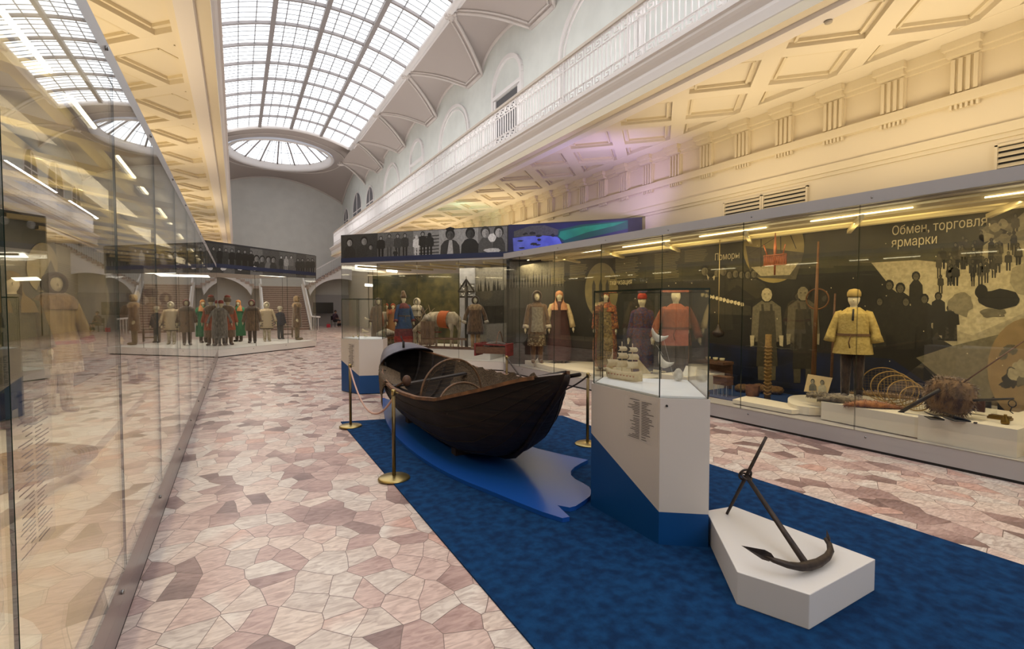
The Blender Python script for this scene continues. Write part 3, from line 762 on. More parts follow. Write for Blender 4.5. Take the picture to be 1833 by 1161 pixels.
# olive sky band, snow field, dark ground, blue foot band
pr.poly3([(BKX, 9.5, 2.2), (BKX, 9.5, 2.84), (BKX, yR0, 2.84), (BKX, yR0, 2.2)], GREEN, 1)
pr.poly3([(BKX, 9.5, .25), (BKX, 9.5, 1.0), (BKX, 3.6, .95), (BKX, 2.6, .25)], BLUEF, 1)
pr.poly([(1620, 535), (1700, 500), (1760, 440), (1833, 380), (1900, 350), (1900, 640), (1760, 650), (1690, 610)], .52, 1.1)
pr.poly([(1560, 470), (1640, 465), (1690, 470), (1833, 470), (1833, 560), (1740, 600), (1640, 570)], .6, 1.2)
pr.poly([(1640, 640), (1700, 620), (1780, 600), (1833, 590), (1833, 680), (1760, 720), (1700, 690)], .36, 1.25)
for (x, y0, y1, w) in ((1592, 500, 600, 34), (1612, 505, 610, 36), (1640, 485, 590, 26), (1655, 525, 620, 34), (1680, 522, 600, 26), (1622, 530, 625, 44), (1575, 530, 620, 30), (1700, 545, 610, 36)):
    pr.person(x, y0, y1, w, .14, .3, .1, lay=2, legs=False)
pr.blob(1720, 545, 24, 20, .42, 3)
for i in range(46):
    x = rnd.uniform(1680, 1833); yb = 470 - (x - 1680) * .42 + rnd.uniform(-12, 52)
    pr.person(x, yb - 20, yb + rnd.uniform(14, 26), rnd.uniform(10, 17), rnd.choice((.12, .16, .2, .24)), rnd.choice((.25, .35)), .1, lay=2 + .02 * i)
for i in range(14):
    pr.blob(rnd.uniform(1760, 1840), rnd.uniform(395, 430), rnd.uniform(8, 15), rnd.uniform(6, 10), rnd.choice((.4, .5, .3)), 3)
pr.blob(1790, 535, 38, 18, .12, 3.5, .12); pr.blob(1757, 522, 11, 13, .1, 3.6, .1); pr.blob(1778, 560, 26, 8, .35, 3.4)
pr.poly([(1812, 480), (1833, 470), (1850, 500), (1845, 530), (1820, 525), (1808, 505)], .5, 3.8)
# sepia medallion at the right with a group on a ship
pr.ell(1845, 660, 77, 92, mat('print_sepia', h('#8f7852'), .5, col2=h('#7d6845'), scale=5), 4, 32)
for i in range(14): pr.blob(rnd.uniform(1790, 1833), rnd.uniform(615, 690), rnd.uniform(6, 12), rnd.uniform(6, 12), rnd.choice((.15, .22, .3, .5)), 5)
# two fishermen in bib aprons
for (x, y0, y1, w, b, f) in ((1373, 508, 660, 56, .36, .62), (1438, 505, 665, 60, .3, .45)):
    pr.person(x, y0, y1 + 20, w, b, f, .12, lay=3); pr.poly([(x - 13, y0 + 48), (x + 14, y0 + 48), (x + 20, y1 - 5), (x - 19, y1 - 5)], b - .14, 4)
    for q in (-1, 1): pr.poly([(x + q * 22, y0 + 92), (x + q * 30, y0 + 92), (x + q * 29, y0 + 112), (x + q * 23, y0 + 110)], f, 4)
    pr.poly([(x - 10, y0 + 36), (x - 6, y0 + 36), (x - 4, y0 + 52), (x - 9, y0 + 52)], .2, 4.2); pr.poly([(x + 6, y0 + 36), (x + 10, y0 + 36), (x + 11, y0 + 52), (x + 6, y0 + 52)], .2, 4.2)
# round medallion with a sailing boat, half hidden
pr.ell(1385, 440, 55, 66, mat('print_medallion', h('#b09c5c'), .5, col2=h('#9c8a50'), scale=4), 2.5, 36)
pr.poly([(1335, 440), (1440, 452), (1425, 500), (1345, 496)], .3, 3); pr.poly([(1345, 478), (1430, 470), (1414, 492), (1362, 494)], .62, 3.2)
for a, b in (((1362, 478), (1362, 385)), ((1398, 474), (1396, 380)), ((1340, 455), (1430, 398)), ((1425, 445), (1400, 385))):
    pr.poly([a, (a[0] + 1.6, a[1]), (b[0] + 1.6, b[1]), b], .2, 3.4)
# dining party photograph
for i in range(9): pr.bust(1262 + i * 11, 478 + rnd.uniform(-5, 5), 520, 14, .15, .5, .1, lay=3)
pr.poly([(1250, 525), (1345, 548), (1345, 565), (1250, 560)], .2, 3)
for i in range(12): pr.blob(1258 + i * 6.5, 527 + i * 1.6, 3, 3.5, .75, 4)
pr.poly([(1265, 490), (1284, 490), (1284, 520), (1265, 518)], .7, 2.4)
# oval with church interior, and a baptism of light
pr.ell(1077, 520, 30, 50, mat('print_oval', h('#8c8058'), .5, col2=h('#7a7050'), scale=5), 3, 32)
for q in (-14, -2, 10): pr.poly([(1077 + q - 3, 556), (1077 + q - 3, 510), (1077 + q, 500), (1077 + q + 3, 510), (1077 + q + 3, 556)], .25, 4)
pr.poly([(1052, 498), (1102, 496), (1102, 499), (1052, 501)], .2, 4.2)
# text blocks too small to read
gold = mat('print_text_gold', h('#8f8560'), .6)
for x0, y0, x1, n in ((1102, 463, 1145, 14), (1172, 455, 1218, 17), (1226, 449, 1268, 8), (1020, 475, 1052, 9), (986, 480, 1012, 11)):
    pr.lines(x0, y0, x1, n, 2.7, gold, -.08, 1.0)
for i in range(60): pr.ell(rnd.uniform(1100, 1800), rnd.uniform(400, 700), 1.0, 1.0, .7, 6, 6)
pr.build(rc)
lt = mat('print_lettering', h('#e9dcae'), .5, emit=0)
eA, eB = Vector((6.0, 11.25, 0)), Vector((8.1, 9.65, 0)); eu = (eB - eA).normalized(); en = Vector((eu.y, -eu.x, 0))
mb = MB(); mb.slab([eA, eB, eB + Vector((0, 0, 2.86)), eA + Vector((0, 0, 2.86))], -en, .04)
for q in range(0): pass
o_ = mb.build('back_panel', MATS['print_black_green'], rc)
pe = Print(eA + en * .002, eu, en, .4)
pe.poly([(912, 468), (1010, 468), (1010, 512), (912, 520)], .36, 1)
for i in range(20): x = 912 + i * 5; pe.poly([(x, 524), (x + 3, 486 + rnd.uniform(-6, 12)), (x + 6, 524)], .15, 2)
pe.ell(1077, 520, 30, 50, mat('print_oval', h('#8c8058')), 3, 32)
for q in (-14, -2, 10): pe.poly([(1077 + q - 3, 556), (1077 + q - 3, 510), (1077 + q, 500), (1077 + q + 3, 510), (1077 + q + 3, 556)], .25, 4)
for x0, y0, x1, n_ in ((1020, 475, 1052, 9), (986, 480, 1012, 11)): pe.lines(x0, y0, x1, n_, 2.7, gold, -.08, 1.0)
pe.poly([(912, 516), (1010, 512), (1010, 548), (912, 552)], .22, 3); pe.build(rc)
def lett(s, px, py, size, X=BKX - .016, nm='lettering', xs=1.0):
    p = at(px, py, X=X); text_part(nm, s, p, (0, -1, 0), (0, 0, 1), size, lt, rc, xs=xs)
lett('Обмен, торговля,\nярмарки', 1596, 421, .175, xs=.72); lett('Поморы', 1279, 466, .18, xs=.76); lett('Христианизация', 1075, 511, .18, xs=.8)
# ---- long left case
lc = thing('display_case', 'long glass case on steel base at the left, mirroring the hall', 'display case', (-1.5, 8, 0))
LX = -.55; KX_, KY_ = LX, 18.9; EX_, EY_ = 2.88, 22.15
seaml = [-1.13, .36, 1.85, 3.33, 4.81, 6.3, 7.79, 9.28, 10.77, 12.26, 13.75, 15.24, 16.73]
LPOLY = [(LX, -2.6), (LX, KY_), (-2.6, KY_ + 2.05), (-2.6, -2.6)]
case_shell(lc, LPOLY, .3, 2.92, 3.03, STEEL, CASEGREY, None, [((LX, -2.6), (LX, KY_), [(y + 2.6) / (KY_ + 2.6) for y in seaml])])
mb = MB(); mb.box(-2.5, LX - .05, -2.5, KY_ - .1, .3, .315); mb.build('case_floor', mat('case_floor_sand', h('#d9c6a8'), .5, col2=h('#ceb896'), scale=1.5), lc)
mb = MB()
for dx in (.35, .8, 1.3): mb.beam((LX - dx, -2.5, 2.84), (LX - dx, KY_, 2.84), .08, .06)
mb.build('batten', BATTEN, lc)
mb = MB(); y = -2
while y < 18: mb.beam((LX - .05, y + .9, 2.79), (LX - 1.9, y - .9, 2.79), .13, .05); y += 1.12
mb.build('roof_strut', BATTEN, lc)
mb = MB()
for y in (.5, 2.6, 4.7, 6.8, 8.9, 11, 13, 15): mb.tube([(LX - .2, y, 2.8), (LX - .2, y + 1.4, 2.8)], .013, 6)
mb.build('light_tube', LED, lc)
for y in (0, 3, 6, 9.5, 14): area_light('lamp_left_case', (LX - .55, y, 2.74), .3, 23, (1, .8, .5), (0, R(12), 0), 2.4)
mb = MB(); mb.box(-2.5, -2.46, -2.5, KY_, .3, 2.9); mb.build('back_panel', mat('print_dark_olive', h('#3a3a2c'), .5, col2=h('#252a22'), scale=1.2), lc)
pr = Print((-2.455, 0, 0), (0, 1, 0), (1, 0, 0), .8)
pr.ell(75, 478, 28, 44, mat('print_pale_oval', h('#a79a6c'), .5, col2=h('#978a5e'), scale=4), 2, 28)
pr.poly([(64, 520), (90, 465), (112, 520)], .25, 3)
pr.poly([(100, 400), (148, 425), (190, 445), (190, 640), (100, 640)], mat('print_beige_text_field', h('#8f8765'), .5, col2=h('#7e7757'), scale=3), 1.5)
pr.lines(102, 470, 142, 26, 3.2, .3, .25, 1.1, 2.5)
pr.ell(182, 545, 14, 45, .5, 2.5)
pr.build(lc)
p = onpl(101, 425, (-2.44, 0, 0), Vector((1, 0, 0))); 
# text sheet stuck inside the nearest pane
def label_sheet(P, u, v, w_, hgt, rows, parent, slope=0, name='label_sheet', alpha=True, back=None):
    u, v = Vector(u).normalized(), Vector(v).normalized(); n = u.cross(v); P = Vector(P)
    mb = MB(); mb.add([P, P + u * w_, P + u * w_ + v * hgt, P + v * hgt], [(0, 1, 2, 3)])
    mb.mi(1)
    for c0, c1 in ((.1, .47), (.53, .92)):
        y = .94; left = c0 < .3
        for i in range(rows):
            L_ = rnd.uniform(.3, 1.0) * (c1 - c0)
            if rnd.random() < .18: y -= .5 / rows; 
            a0, a1 = (c1 - L_, c1) if left else (c0, c0 + L_)
            if y < .05: break
            q = n * .0015; hh = .3 / rows * hgt
            B = P + v * (y * hgt) + q
            mb.add([B + u * w_ * a0, B + u * w_ * a1, B + u * w_ * a1 + v * hh, B + u * w_ * a0 + v * hh], [(0, 1, 2, 3)]); y -= .9 / rows
    return mb.build(name, [back or FILM, INK], parent)
def film():
    m = bpy.data.materials.new('clear_film'); m.use_nodes = True; nt = m.node_tree; b = nt.nodes['Principled BSDF']
    b.inputs['Base Color'].default_value = (.8, .76, .72, 1); b.inputs['Alpha'].default_value = .22; b.inputs['Roughness'].default_value = .3; return m
FILM = film(); INK = mat('black_ink', h('#2b2624'), .6)
label_sheet((LX - .008, 1.88, .93), (0, 1, 0), (0, 0, 1), .36, .56, 40, lc)
label_sheet((LX - .008, 1.42, .85), (0, 1, 0), (0, 0, 1), .38, .6, 40, lc)
for y in (1.5, 5, 8.5, 12): area_light('fill_roof_left_case', (LX - .6, y, 2.5), .2, 5, (1, .8, .4), (R(180), 0, 0), 3.0)  # added fill pointing up inside the left case, lights the roof struts
# ---- far left case: diagonal glass with the family banner
fl = thing('display_case', 'open glass case of fur-clad mannequins before the staircase, under a grey photo banner', 'display case', (.5, 22, 0))
FLP = [(KX_, KY_ + .02), (EX_, EY_), (.6, 25.3), (-2.3, 23.6), (-2.3, 21.0)]
du = (Vector((EX_, EY_)) - Vector((KX_, KY_))).length
case_shell(fl, FLP, .26, 2.89, 2.97, CASEWHITE, CASEGREY, None, [((KX_, KY_ + .02), (EX_, EY_), [.33, .66]), ((EX_, EY_), (.6, 25.3), [.5])])
mb = MB()
for px_, w_ in ((463, 30), (524, 46)):
    a = onpl(px_ - w_ / 2, 497, (0, 0, 2.86), Vector((0, 0, 1)))
for (t0, t1) in ((.24, .42), (.62, .86)):
    A = Vector((KX_, KY_, 0)).lerp(Vector((EX_, EY_, 0)), t0); B = Vector((KX_, KY_, 0)).lerp(Vector((EX_, EY_, 0)), t1); inn = Vector((-.69, .72, 0)) * .9
    mb.slab([A + inn + Vector((0, 0, 2.86)), B + inn + Vector((0, 0, 2.86)), B + inn * 1.25 + Vector((0, 0, 2.86)), A + inn * 1.25 + Vector((0, 0, 2.86))], (0, 0, 1), .02)
mb.build('light_panel', LEDW, fl)
area_light('lamp_far_left_case', (.6, 22.2, 2.8), 1.6, 40, (1, .9, .75))
def banner(t, A, B, z0, z1, name, drawer, nrm, warm=0.0, strip=.13):
    A, B = Vector((A[0], A[1], 0)), Vector((B[0], B[1], 0)); d = (B - A).normalized(); n = Vector(nrm)
    mb = MB(); mb.slab([A + Vector((0, 0, z0)), B + Vector((0, 0, z0)), B + Vector((0, 0, z1)), A + Vector((0, 0, z1))], -n, .05)
    mb.build('banner_board', mat('banner_charcoal', h('#2e2e34'), .6, col2=h('#24242a'), scale=3), t)
    pr = Print(A + n * .001, d, n, warm)
    pr.poly3([A + Vector((0, 0, z0)), B + Vector((0, 0, z0)), B + Vector((0, 0, z0 + strip)), A + Vector((0, 0, z0 + strip))], NAVY, 6)
    drawer(pr); pr.build(t)
dirL = Vector((EX_ - KX_, EY_ - KY_, 0)).normalized(); nL = Vector((dirL.y, -dirL.x, 0))
bl = thing('photo_banner', 'long grey photo banner of standing groups in furs, over the case by the stairs', 'banner', (.5, 20, 2.92))
def drawL(pr):
    for x0, x1, g in ((366, 400, .22), (400, 420, .34), (420, 448, .2), (448, 470, .38), (470, 500, .28), (500, 530, .34), (530, 548, .28), (548, 566, .36)):
        pr.poly([(x0, 434 + (x0 - 366) * .12), (x1, 434 + (x1 - 366) * .12), (x1, 488 + (x1 - 390) * .06), (x0, 488 + (x0 - 390) * .06)], g, 1)
    for i, x in enumerate((382, 393, 404, 415, 427, 438, 449)): pr.person(x, 441 + i * 1.2, 478 + i * .6, 12, rnd.choice((.14, .18, .1)), .45, .1, lay=2 + .1 * i, skirt=True, legs=False)
    for i, x in enumerate((459, 469, 480, 489)): pr.bust(x, 456 + i, 486, 13, rnd.choice((.2, .4, .15)), .6, .12, lay=2.5)
    for i, x in enumerate((503, 512, 521)): pr.person(x, 457, 489, 9, rnd.choice((.4, .55, .2)), .6, .15, lay=3)
    for x in (533, 541, 551, 559): pr.person(x, 462, 492, 10, .2, .45, .12, lay=3)
    for x in (400, 430, 455): pr.blob(x, 480, 5, 4, .75, 3)
banner(bl, (KX_ - dirL.x * .9, KY_ - dirL.y * .9), (EX_, EY_), 2.93, 3.76, 'b', drawL, nL)
# ---- far right case, diagonal
FA, FB = (2.71, 15.35), (6.03, 11.5)
fr = thing('display_case', 'glass case with diagonal front and reindeer sledge beyond the boat', 'display case', (5, 15, 0))
FRP = [FA, FB, (8.2, 9.75), (8.2, 18.5), (5.2, 18.2)]
case_shell(fr, FRP, .24, 2.90, 2.97, CASEWHITE, CASEGREY, None, [(FA, FB, [.245, .5, .75]), (FA, (5.2, 18.2), [.5])])
dirR = Vector((FB[0] - FA[0], FB[1] - FA[1], 0)).normalized(); nR = Vector((dirR.y, -dirR.x, 0))
if nR.y > 0: nR = -nR
mb = MB()
for (px0, px1, py) in ((636, 674, 480), (692, 711, 485), (653, 681, 511)):
    a = onpl(px0, py - 3, (0, 0, 2.86), Vector((0, 0, 1))); b = onpl(px1, py - 1, (0, 0, 2.86), Vector((0, 0, 1))); c = onpl(px1, py + 3, (0, 0, 2.86), Vector((0, 0, 1))); d = onpl(px0, py + 1, (0, 0, 2.86), Vector((0, 0, 1)))
    mb.slab([a, b, c, d], (0, 0, 1), .02)
mb.build('light_panel', LEDW, fr)
mb = MB()
for k in range(7):
    A = Vector((*FA, 2.83)) + dirR * (.5 + .8 * k) - nR * .1; mb.beam(A, A - nR * 1.9 + dirR * .6, .06, .05)
mb.build('batten', BATTEN, fr)
mb = MB(); Q_ = [Vector((*FA, 0)) + dirR * a - nR * b for a, b in ((.75, .28), (4.6, .28), (4.6, 1.9), (1.6, 2.6))]; mb.prism([(q.x, q.y) for q in Q_], .241, .5)
tag(mb.build('display_plinth', CASEWHITE), 'long white plinth under the sledges and reindeer behind the diagonal glass', 'plinth')
area_light('lamp_far_right_case', (5.2, 14.3, 2.8), 2.0, 38, (1, .84, .58))
area_light('lamp_far_right_case', (6.6, 12.6, 2.8), 1.4, 18, (1, .84, .58))
# back partitions of that case: pale harbour print, dark forest print
def back_at(px0, px1, depth, z0, z1, m, nm='back_panel'):
    P = Vector((*FA, 0)) - nR * depth; a = onpl(px0, 600, P, nR); b = onpl(px1, 600, P, nR); a.z = z0; b.z = z0
    mb = MB(); mb.slab([a, b, (b.x, b.y, z1), (a.x, a.y, z1)], -nR, .04); o = mb.build(nm, m, fr); return P
P1 = back_at(823, 850, 1.35, .24, 2.9, mat('print_harbour', h('#b3b5bd'), .5, col2=h('#9ea0a8'), scale=6))
pr = Print(P1 + nR * .002, dirR, nR, 0)
pr.poly([(823, 507), (850, 507), (850, 525), (823, 530)], .42, 1)
for i in range(26): pr.blob(rnd.uniform(824, 848), rnd.uniform(508, 530), 1.4, 1.2, .9, 3)
P2 = back_at(850, 965, 1.4, .24, 2.9, mat('print_forest', h('#35322c'), .5, col2=h('#26241f'), scale=5))
pr2 = Print(P2 + nR * .002, dirR, nR, .3)
pr2.poly([(850, 470), (962, 470), (962, 515), (850, 525)], .45, 1)
for i in range(22):
    x = 852 + i * 5 + rnd.uniform(-2, 2); y0 = rnd.uniform(488, 510)
    pr2.poly([(x - 3, 528), (x, y0), (x + 3, 528)], .16, 2)
pr2.poly([(850, 522), (962, 515), (962, 545), (850, 548)], .26, 2.4); pr2.poly([(850, 580), (962, 575), (962, 612), (850, 612)], .38, 2.5)
pr.build(fr); pr2.build(fr)
P3 = back_at(668, 822, 2.0, .24, 2.7, mat('olive_gold_backdrop', h('#57502c'), .5, col2=h('#26281a'), scale=3))  # added dark panel, its olive and gold patches imitate reflections in the glass
br = thing('photo_banner', 'long grey photo banner of villagers ending in green northern lights, above the boat', 'banner', (5, 13, 2.95))
def drawR(pr):
    for x0, x1, g in ((611, 676, .2), (676, 740, .36), (740, 786, .5), (786, 856, .55), (856, 908, .42)):
        pr.poly([(x0, 421 - (x0 - 611) * .055), (x1, 421 - (x1 - 611) * .055), (x1, 463 - (x1 - 611) * .03), (x0, 463 - (x0 - 611) * .03)], g, 1)
    pr.bust(626, 426, 462, 22, .16, .7, .1); pr.bust(652, 423, 461, 28, .18, .62, .1); pr.bust(664, 437, 461, 14, .2, .6, .12, lay=3)
    for x, y0, y1, w, b in ((682, 422, 461, 16, .12), (697, 418, 459, 15, .3), (712, 418, 460, 15, .22), (725, 417, 459, 14, .18), (708, 447, 461, 9, .15)): pr.person(x, y0, y1, w, b, .5, .12, lay=2)
    pr.person(746, 420, 459, 14, .75, .7, .6, lay=3); pr.person(757, 414, 459, 15, .12, .5, .1, lay=3); pr.person(769, 416, 457, 16, .14, .5, .1, lay=3)
    for k in range(6): pr.poly([(741, 424 + k * 6), (786, 420 + k * 6), (786, 422 + k * 6), (741, 426 + k * 6)], .2, 1.5)
    pr.bust(806, 409, 458, 36, .2, .38, .1, lay=3, light=.6); pr.bust(842, 407, 457, 34, .14, .3, .08, lay=3)
    pr.poly([(798, 409), (800, 413), (812, 413), (814, 408), (806, 406)], .1, 5)
    pr.bust(869, 405, 455, 26, .3, .75, .2, lay=3); pr.bust(893, 404, 455, 24, .25, .8, .15, lay=3); pr.blob(881, 425, 7, 8, .8, 4.5, .15); pr.blob(882, 448, 15, 5, .7, 4.5)
    sky_ = mat('print_night_blue', h('#262a55'), .5, col2=h('#1d2145'), scale=2); lake = mat('print_violet_lake', h('#6a78d8'), .5, col2=h('#5560c0'), scale=4)
    pr.poly([(910, 402), (1002, 399), (1124, 393), (1124, 440), (910, 468)], sky_, 1.2)
    pr.poly([(918, 426), (960, 420), (1000, 424), (1010, 445), (920, 462)], lake, 2)
    pr.poly([(920, 414), (950, 404), (975, 403), (1000, 411), (1000, 420), (920, 424)], .3, 2.2)
    for i in range(16): pr.blob(rnd.uniform(925, 990), rnd.uniform(416, 448), rnd.uniform(2, 6), rnd.uniform(1, 3), .15, 3)
    g1 = mat('print_aurora', h('#1f8f6a'), .5, col2=h('#177a58'), scale=3); g2 = mat('print_aurora_dim', h('#155046'), .5)
    pr.poly([(1000, 411), (1040, 402), (1124, 394), (1124, 409), (1060, 424), (1012, 436), (998, 424)], g2, 3)
    pr.poly([(1003, 414), (1045, 405), (1122, 396), (1100, 404), (1050, 416), (1010, 430), (1000, 423)], g1, 4)
FCe = Vector((*FA, 0)) + dirR * ((8.3 - FA[0]) / dirR.x)
banner(br, FA, (FCe.x, FCe.y), 2.95, 3.75, 'b', drawR, nR)
# ================================================================== CARPET, BOAT AND BARRIERS
CARPET = mat('blue_carpet', h('#09294f'), .95, col2=h('#103d6a'), scale=13, bump=.25, bscale=320, detail=10, spec=.15)
mb = MB(); mb.prism([(1.24, -1), (1.27, 3.5), (1.30, 7.57), (1.95, 7.42), (3.2, 7.0), (4.0, 6.6), (4.36, 6.35), (4.34, 5.5), (4.4, 3.64), (4.47, 1.2), (4.5, -1)], 0.0, .012)
tag(mb.build('carpet', CARPET), 'dark blue carpet laid over the marble floor under boat and plinths', 'carpet')
# glossy blue boat stand: curved thin sheet
def smooth(P, n=6):
    out = []; k = len(P)
    for i in range(k):
        p0, p1, p2, p3 = (Vector(P[(i + q - 1) % k]) for q in range(4))
        for t in [j / n for j in range(n)]:
            out.append(tuple(.5 * ((2 * p1) + (-p0 + p2) * t + (2 * p0 - 5 * p1 + 4 * p2 - p3) * t * t + (-p0 + 3 * p1 - 3 * p2 + p3) * t ** 3)))
    return out
sheet = smooth([(2.32, 8.75), (1.98, 7.75), (1.76, 6.46), (1.74, 5.14), (1.92, 4.1), (2.3, 3.42)], 6)[:31] + [(2.36, 3.33)]
sheet += [(2.42, 3.33), (2.55, 3.39), (2.66, 3.45), (2.74, 3.53), (2.79, 3.63), (2.80, 3.74), (2.80, 3.86), (2.83, 3.97), (2.90, 4.07), (3.0, 4.15), (3.13, 4.22), (3.27, 4.28)]
sheet += [(3.15, 4.55), (3.02, 4.9), (2.95, 5.3), (2.92, 6.0), (2.95, 6.8), (2.98, 7.6), (2.9, 8.2), (2.7, 8.6)]
sheet = sheet[:]
mb = MB(); mb.prism(sheet, .014, .05)
tag(mb.build('boat_stand', mat('blue_satin_sheet', h('#1a52a8'), .3, spec=.6)), 'satin blue wave-shaped sheet lying under the old wooden boat', 'stand')
# stations: y, xl, zl, xr, zr, xk, zk
ST = [(3.44, 2.385, 1.13, 2.405, 1.13, 2.395, 1.06), (3.64, 2.25, 1.09, 2.54, 1.11, 2.40, .86), (3.85, 2.15, 1.04, 2.70, 1.07, 2.41, .64), (4.1, 2.0, .95, 2.82, .99, 2.40, .38), (4.4, 1.87, .86, 2.93, .93, 2.38, .2), (4.85, 1.78, .74, 3.02, .86, 2.37, .115),
      (5.4, 1.75, .67, 3.06, .80, 2.36, .10), (6.0, 1.76, .63, 3.06, .78, 2.35, .10), (6.6, 1.80, .60, 3.04, .79, 2.34, .11), (7.2, 1.86, .605, 2.98, .84, 2.34, .13), (7.7, 1.93, .66, 2.9, .88, 2.35, .18), (8.1, 2.04, .76, 2.76, .93, 2.37, .28), (8.4, 2.14, .86, 2.66, .97, 2.39, .44), (8.7, 2.25, .92, 2.54, .98, 2.40, .72)]
def lerp_st(y):
    for a, b in zip(ST, ST[1:]):
        if a[0] <= y <= b[0]:
            t = (y - a[0]) / (b[0] - a[0]); return [p + (q - p) * t for p, q in zip(a, b)]
    return list(ST[0] if y < ST[0][0] else ST[-1])
NS_ = 16
def section(st, off=0.0):
    y, xl, zl, xr, zr, xk, zk = st; out = []
    fullness = .62
    for side, xg, zg in ((0, xl, zl), (1, xr, zr)):
        rng = range(NS_ + 1) if side == 0 else range(NS_ - 1, -1, -1)
        for i in rng:
            a = math.pi / 2 * i / NS_
            x = xk + (xg - xk) * math.cos(a) ** fullness if i < NS_ else xk
            z = zg - (zg - zk) * math.sin(a) ** 1.25
            if off:
                x += off * (1 if side == 0 else -1) * math.cos(a); z += off * math.sin(a) * (1 if i else 0)
                if side == 0: x = min(x, xk)
                else: x = max(x, xk)
            out.append((x, y, z))
    return out
YS = [3.44 + (8.7 - 3.44) * (j / 44) for j in range(45)]
HULL = mat('tarred_boat_planks', h('#110c0a'), .7, col2=h('#20150f'), scale=3.5, bump=.6, spec=.3, stretch=(1, .18, 6), detail=8)
INNER = mat('boat_inner_planks', h('#1f1917'), .75, col2=h('#332923'), scale=4, bump=.5, stretch=(1, .2, 5))
GUN = mat('worn_gunwale', h('#7d5534'), .7, col2=h('#553a26'), scale=9)
boat = thing('rowing_boat', 'old dark tarred wooden boat with worn brown gunwale on the blue stand', 'boat', (2.37, 5.9, .05))
mb = MB(); mb.smooth = True; mb.loft([section(lerp_st(y)) for y in YS], False, False); 
mb.face(section(lerp_st(8.7))); mb.build('hull', HULL, boat)
mb = MB(); mb.smooth = True; mb.loft([section(lerp_st(y), .03) for y in YS[4:]], False, False); mb.build('inner_planking', INNER, boat)
# clinker strakes outside
mb = MB()
for k in (3, 6, 9, 12):
    for sgn in (0, 1):
        pts = []
        for y in YS[1:]:
            S = section(lerp_st(y)); p = S[k] if sgn == 0 else S[-1 - k]; pts.append((p[0] + (-.004 if sgn == 0 else .004), p[1], p[2]))
        mb.tube(pts, .005, 5)
mb.build('strake', HULL, boat)
mb = MB()
for side in (0, 1):
    pts = []
    for y in YS[2:]:
        s_ = lerp_st(y); pts.append((s_[1], y, s_[2]) if side == 0 else (s_[3], y, s_[4]))
    mb = MB()
    for a, b in zip(pts, pts[1:]): mb.beam(a, b, .05, .032)
    mb.build('gunwale', GUN, boat)
mb = MB()
prof = [(3.42, 1.12), (3.45, 1.05), (3.62, .87), (3.86, .63), (4.1, .36), (4.3, .22), (4.5, .155), (4.9, .10)]
mb.tube([(2.40 - (y - 3.4) * .01, y, z) for y, z in prof], [.025, .03, .03, .03, .028, .028, .026, .02], 6)
mb.build('stem_post', HULL, boat)
mb = MB()   # little bow deck
rows = [[(lerp_st(y)[1], y, lerp_st(y)[2] + .012), (lerp_st(y)[5], y, lerp_st(y)[2] + .03), (lerp_st(y)[3], y, lerp_st(y)[4] + .012)] for y in (3.44, 3.55, 3.68, 3.8)]
mb.loft(rows, False, False); mb.build('bow_deck', HULL, boat)
for y in [4.2 + .33 * i for i in range(13)]:
    mb = MB(); S = section(lerp_st(y), .045); 
    for a, b in zip(S, S[1:]): mb.beam(a, b, .03, .05, up=(0, 1, 0))
    mb.build('rib', INNER, boat)
RIBL = mat('slatted_floor', h('#3b302b'), .7, col2=h('#4a3d34'), scale=8)
mb = MB()
for y in [4.05 + .13 * i for i in range(9)]:
    S = section(lerp_st(y), .06); P = S[-10:-1]
    for a, b in zip(P, P[1:]): mb.beam(a, b, .012, .08, up=(0, 1, 0))
for y in [7.1 + .16 * i for i in range(5)]:
    S = section(lerp_st(y), .06)
    for P in (S[1:9],):
        for a, b in zip(P, P[1:]): mb.beam(a, b, .012, .07, up=(0, 1, 0))
mb.build('slatted_lining', RIBL, boat)
mb = MB(); s_ = lerp_st(6.75); mb.beam((s_[1] + .03, 6.75, .6), (s_[3] - .03, 6.75, .72), .12, .025, up=(0, 0, 1))
mb.build('thwart', INNER, boat); mb = MB()
s_ = lerp_st(4.75); mb.beam((s_[1] + .03, 4.75, .62), (s_[3] - .03, 4.75, .7), .12, .03); mb.build('thwart', INNER, boat)
HOOD = mat('hood_bark_violet', h('#5d5560'), .5, col2=h('#4c464f'), scale=5)
mb = MB(); mb.smooth = True; rows = []
for y, ex, top in ((7.92, .03, .17), (8.05, .03, .19), (8.25, .03, .18), (8.45, .02, .13), (8.65, .0, .06), (8.75, -.06, .0)):
    s_ = lerp_st(min(y, 8.7)); xl, zl, xr, zr = s_[1] - ex, s_[2], s_[3] + ex, s_[4]
    rows.append([(xl + (xr - xl) * (.5 - .5 * math.cos(math.pi * i / 12)), y, zl + (zr - zl) * i / 12 + top * math.sin(math.pi * i / 12) + .02) for i in range(13)])
mb.loft(rows, False, False); mb.loft([[(x, y, z - .015) for x, y, z in r_] for r_ in rows], False, False); mb.build('stern_hood', HOOD, boat)
mb = MB(); mb.tube([(2.37, 8.0, 1.0), (2.37, 8.0, 1.12)], .02, 8); mb.tube([(2.37, 8.0, 1.1), (2.35, 8.08, 1.2)], .01, 6); mb.build('hood_pin', DARK, boat)
for x, y in ((2.16, 5.15), (2.16, 6.9)):
    mb = MB(); mb.box(x - .08, x + .5, y - .06, y + .06, .05, .135); mb.build('keel_block', mat('dark_block', h('#2e211b'), .7), boat)
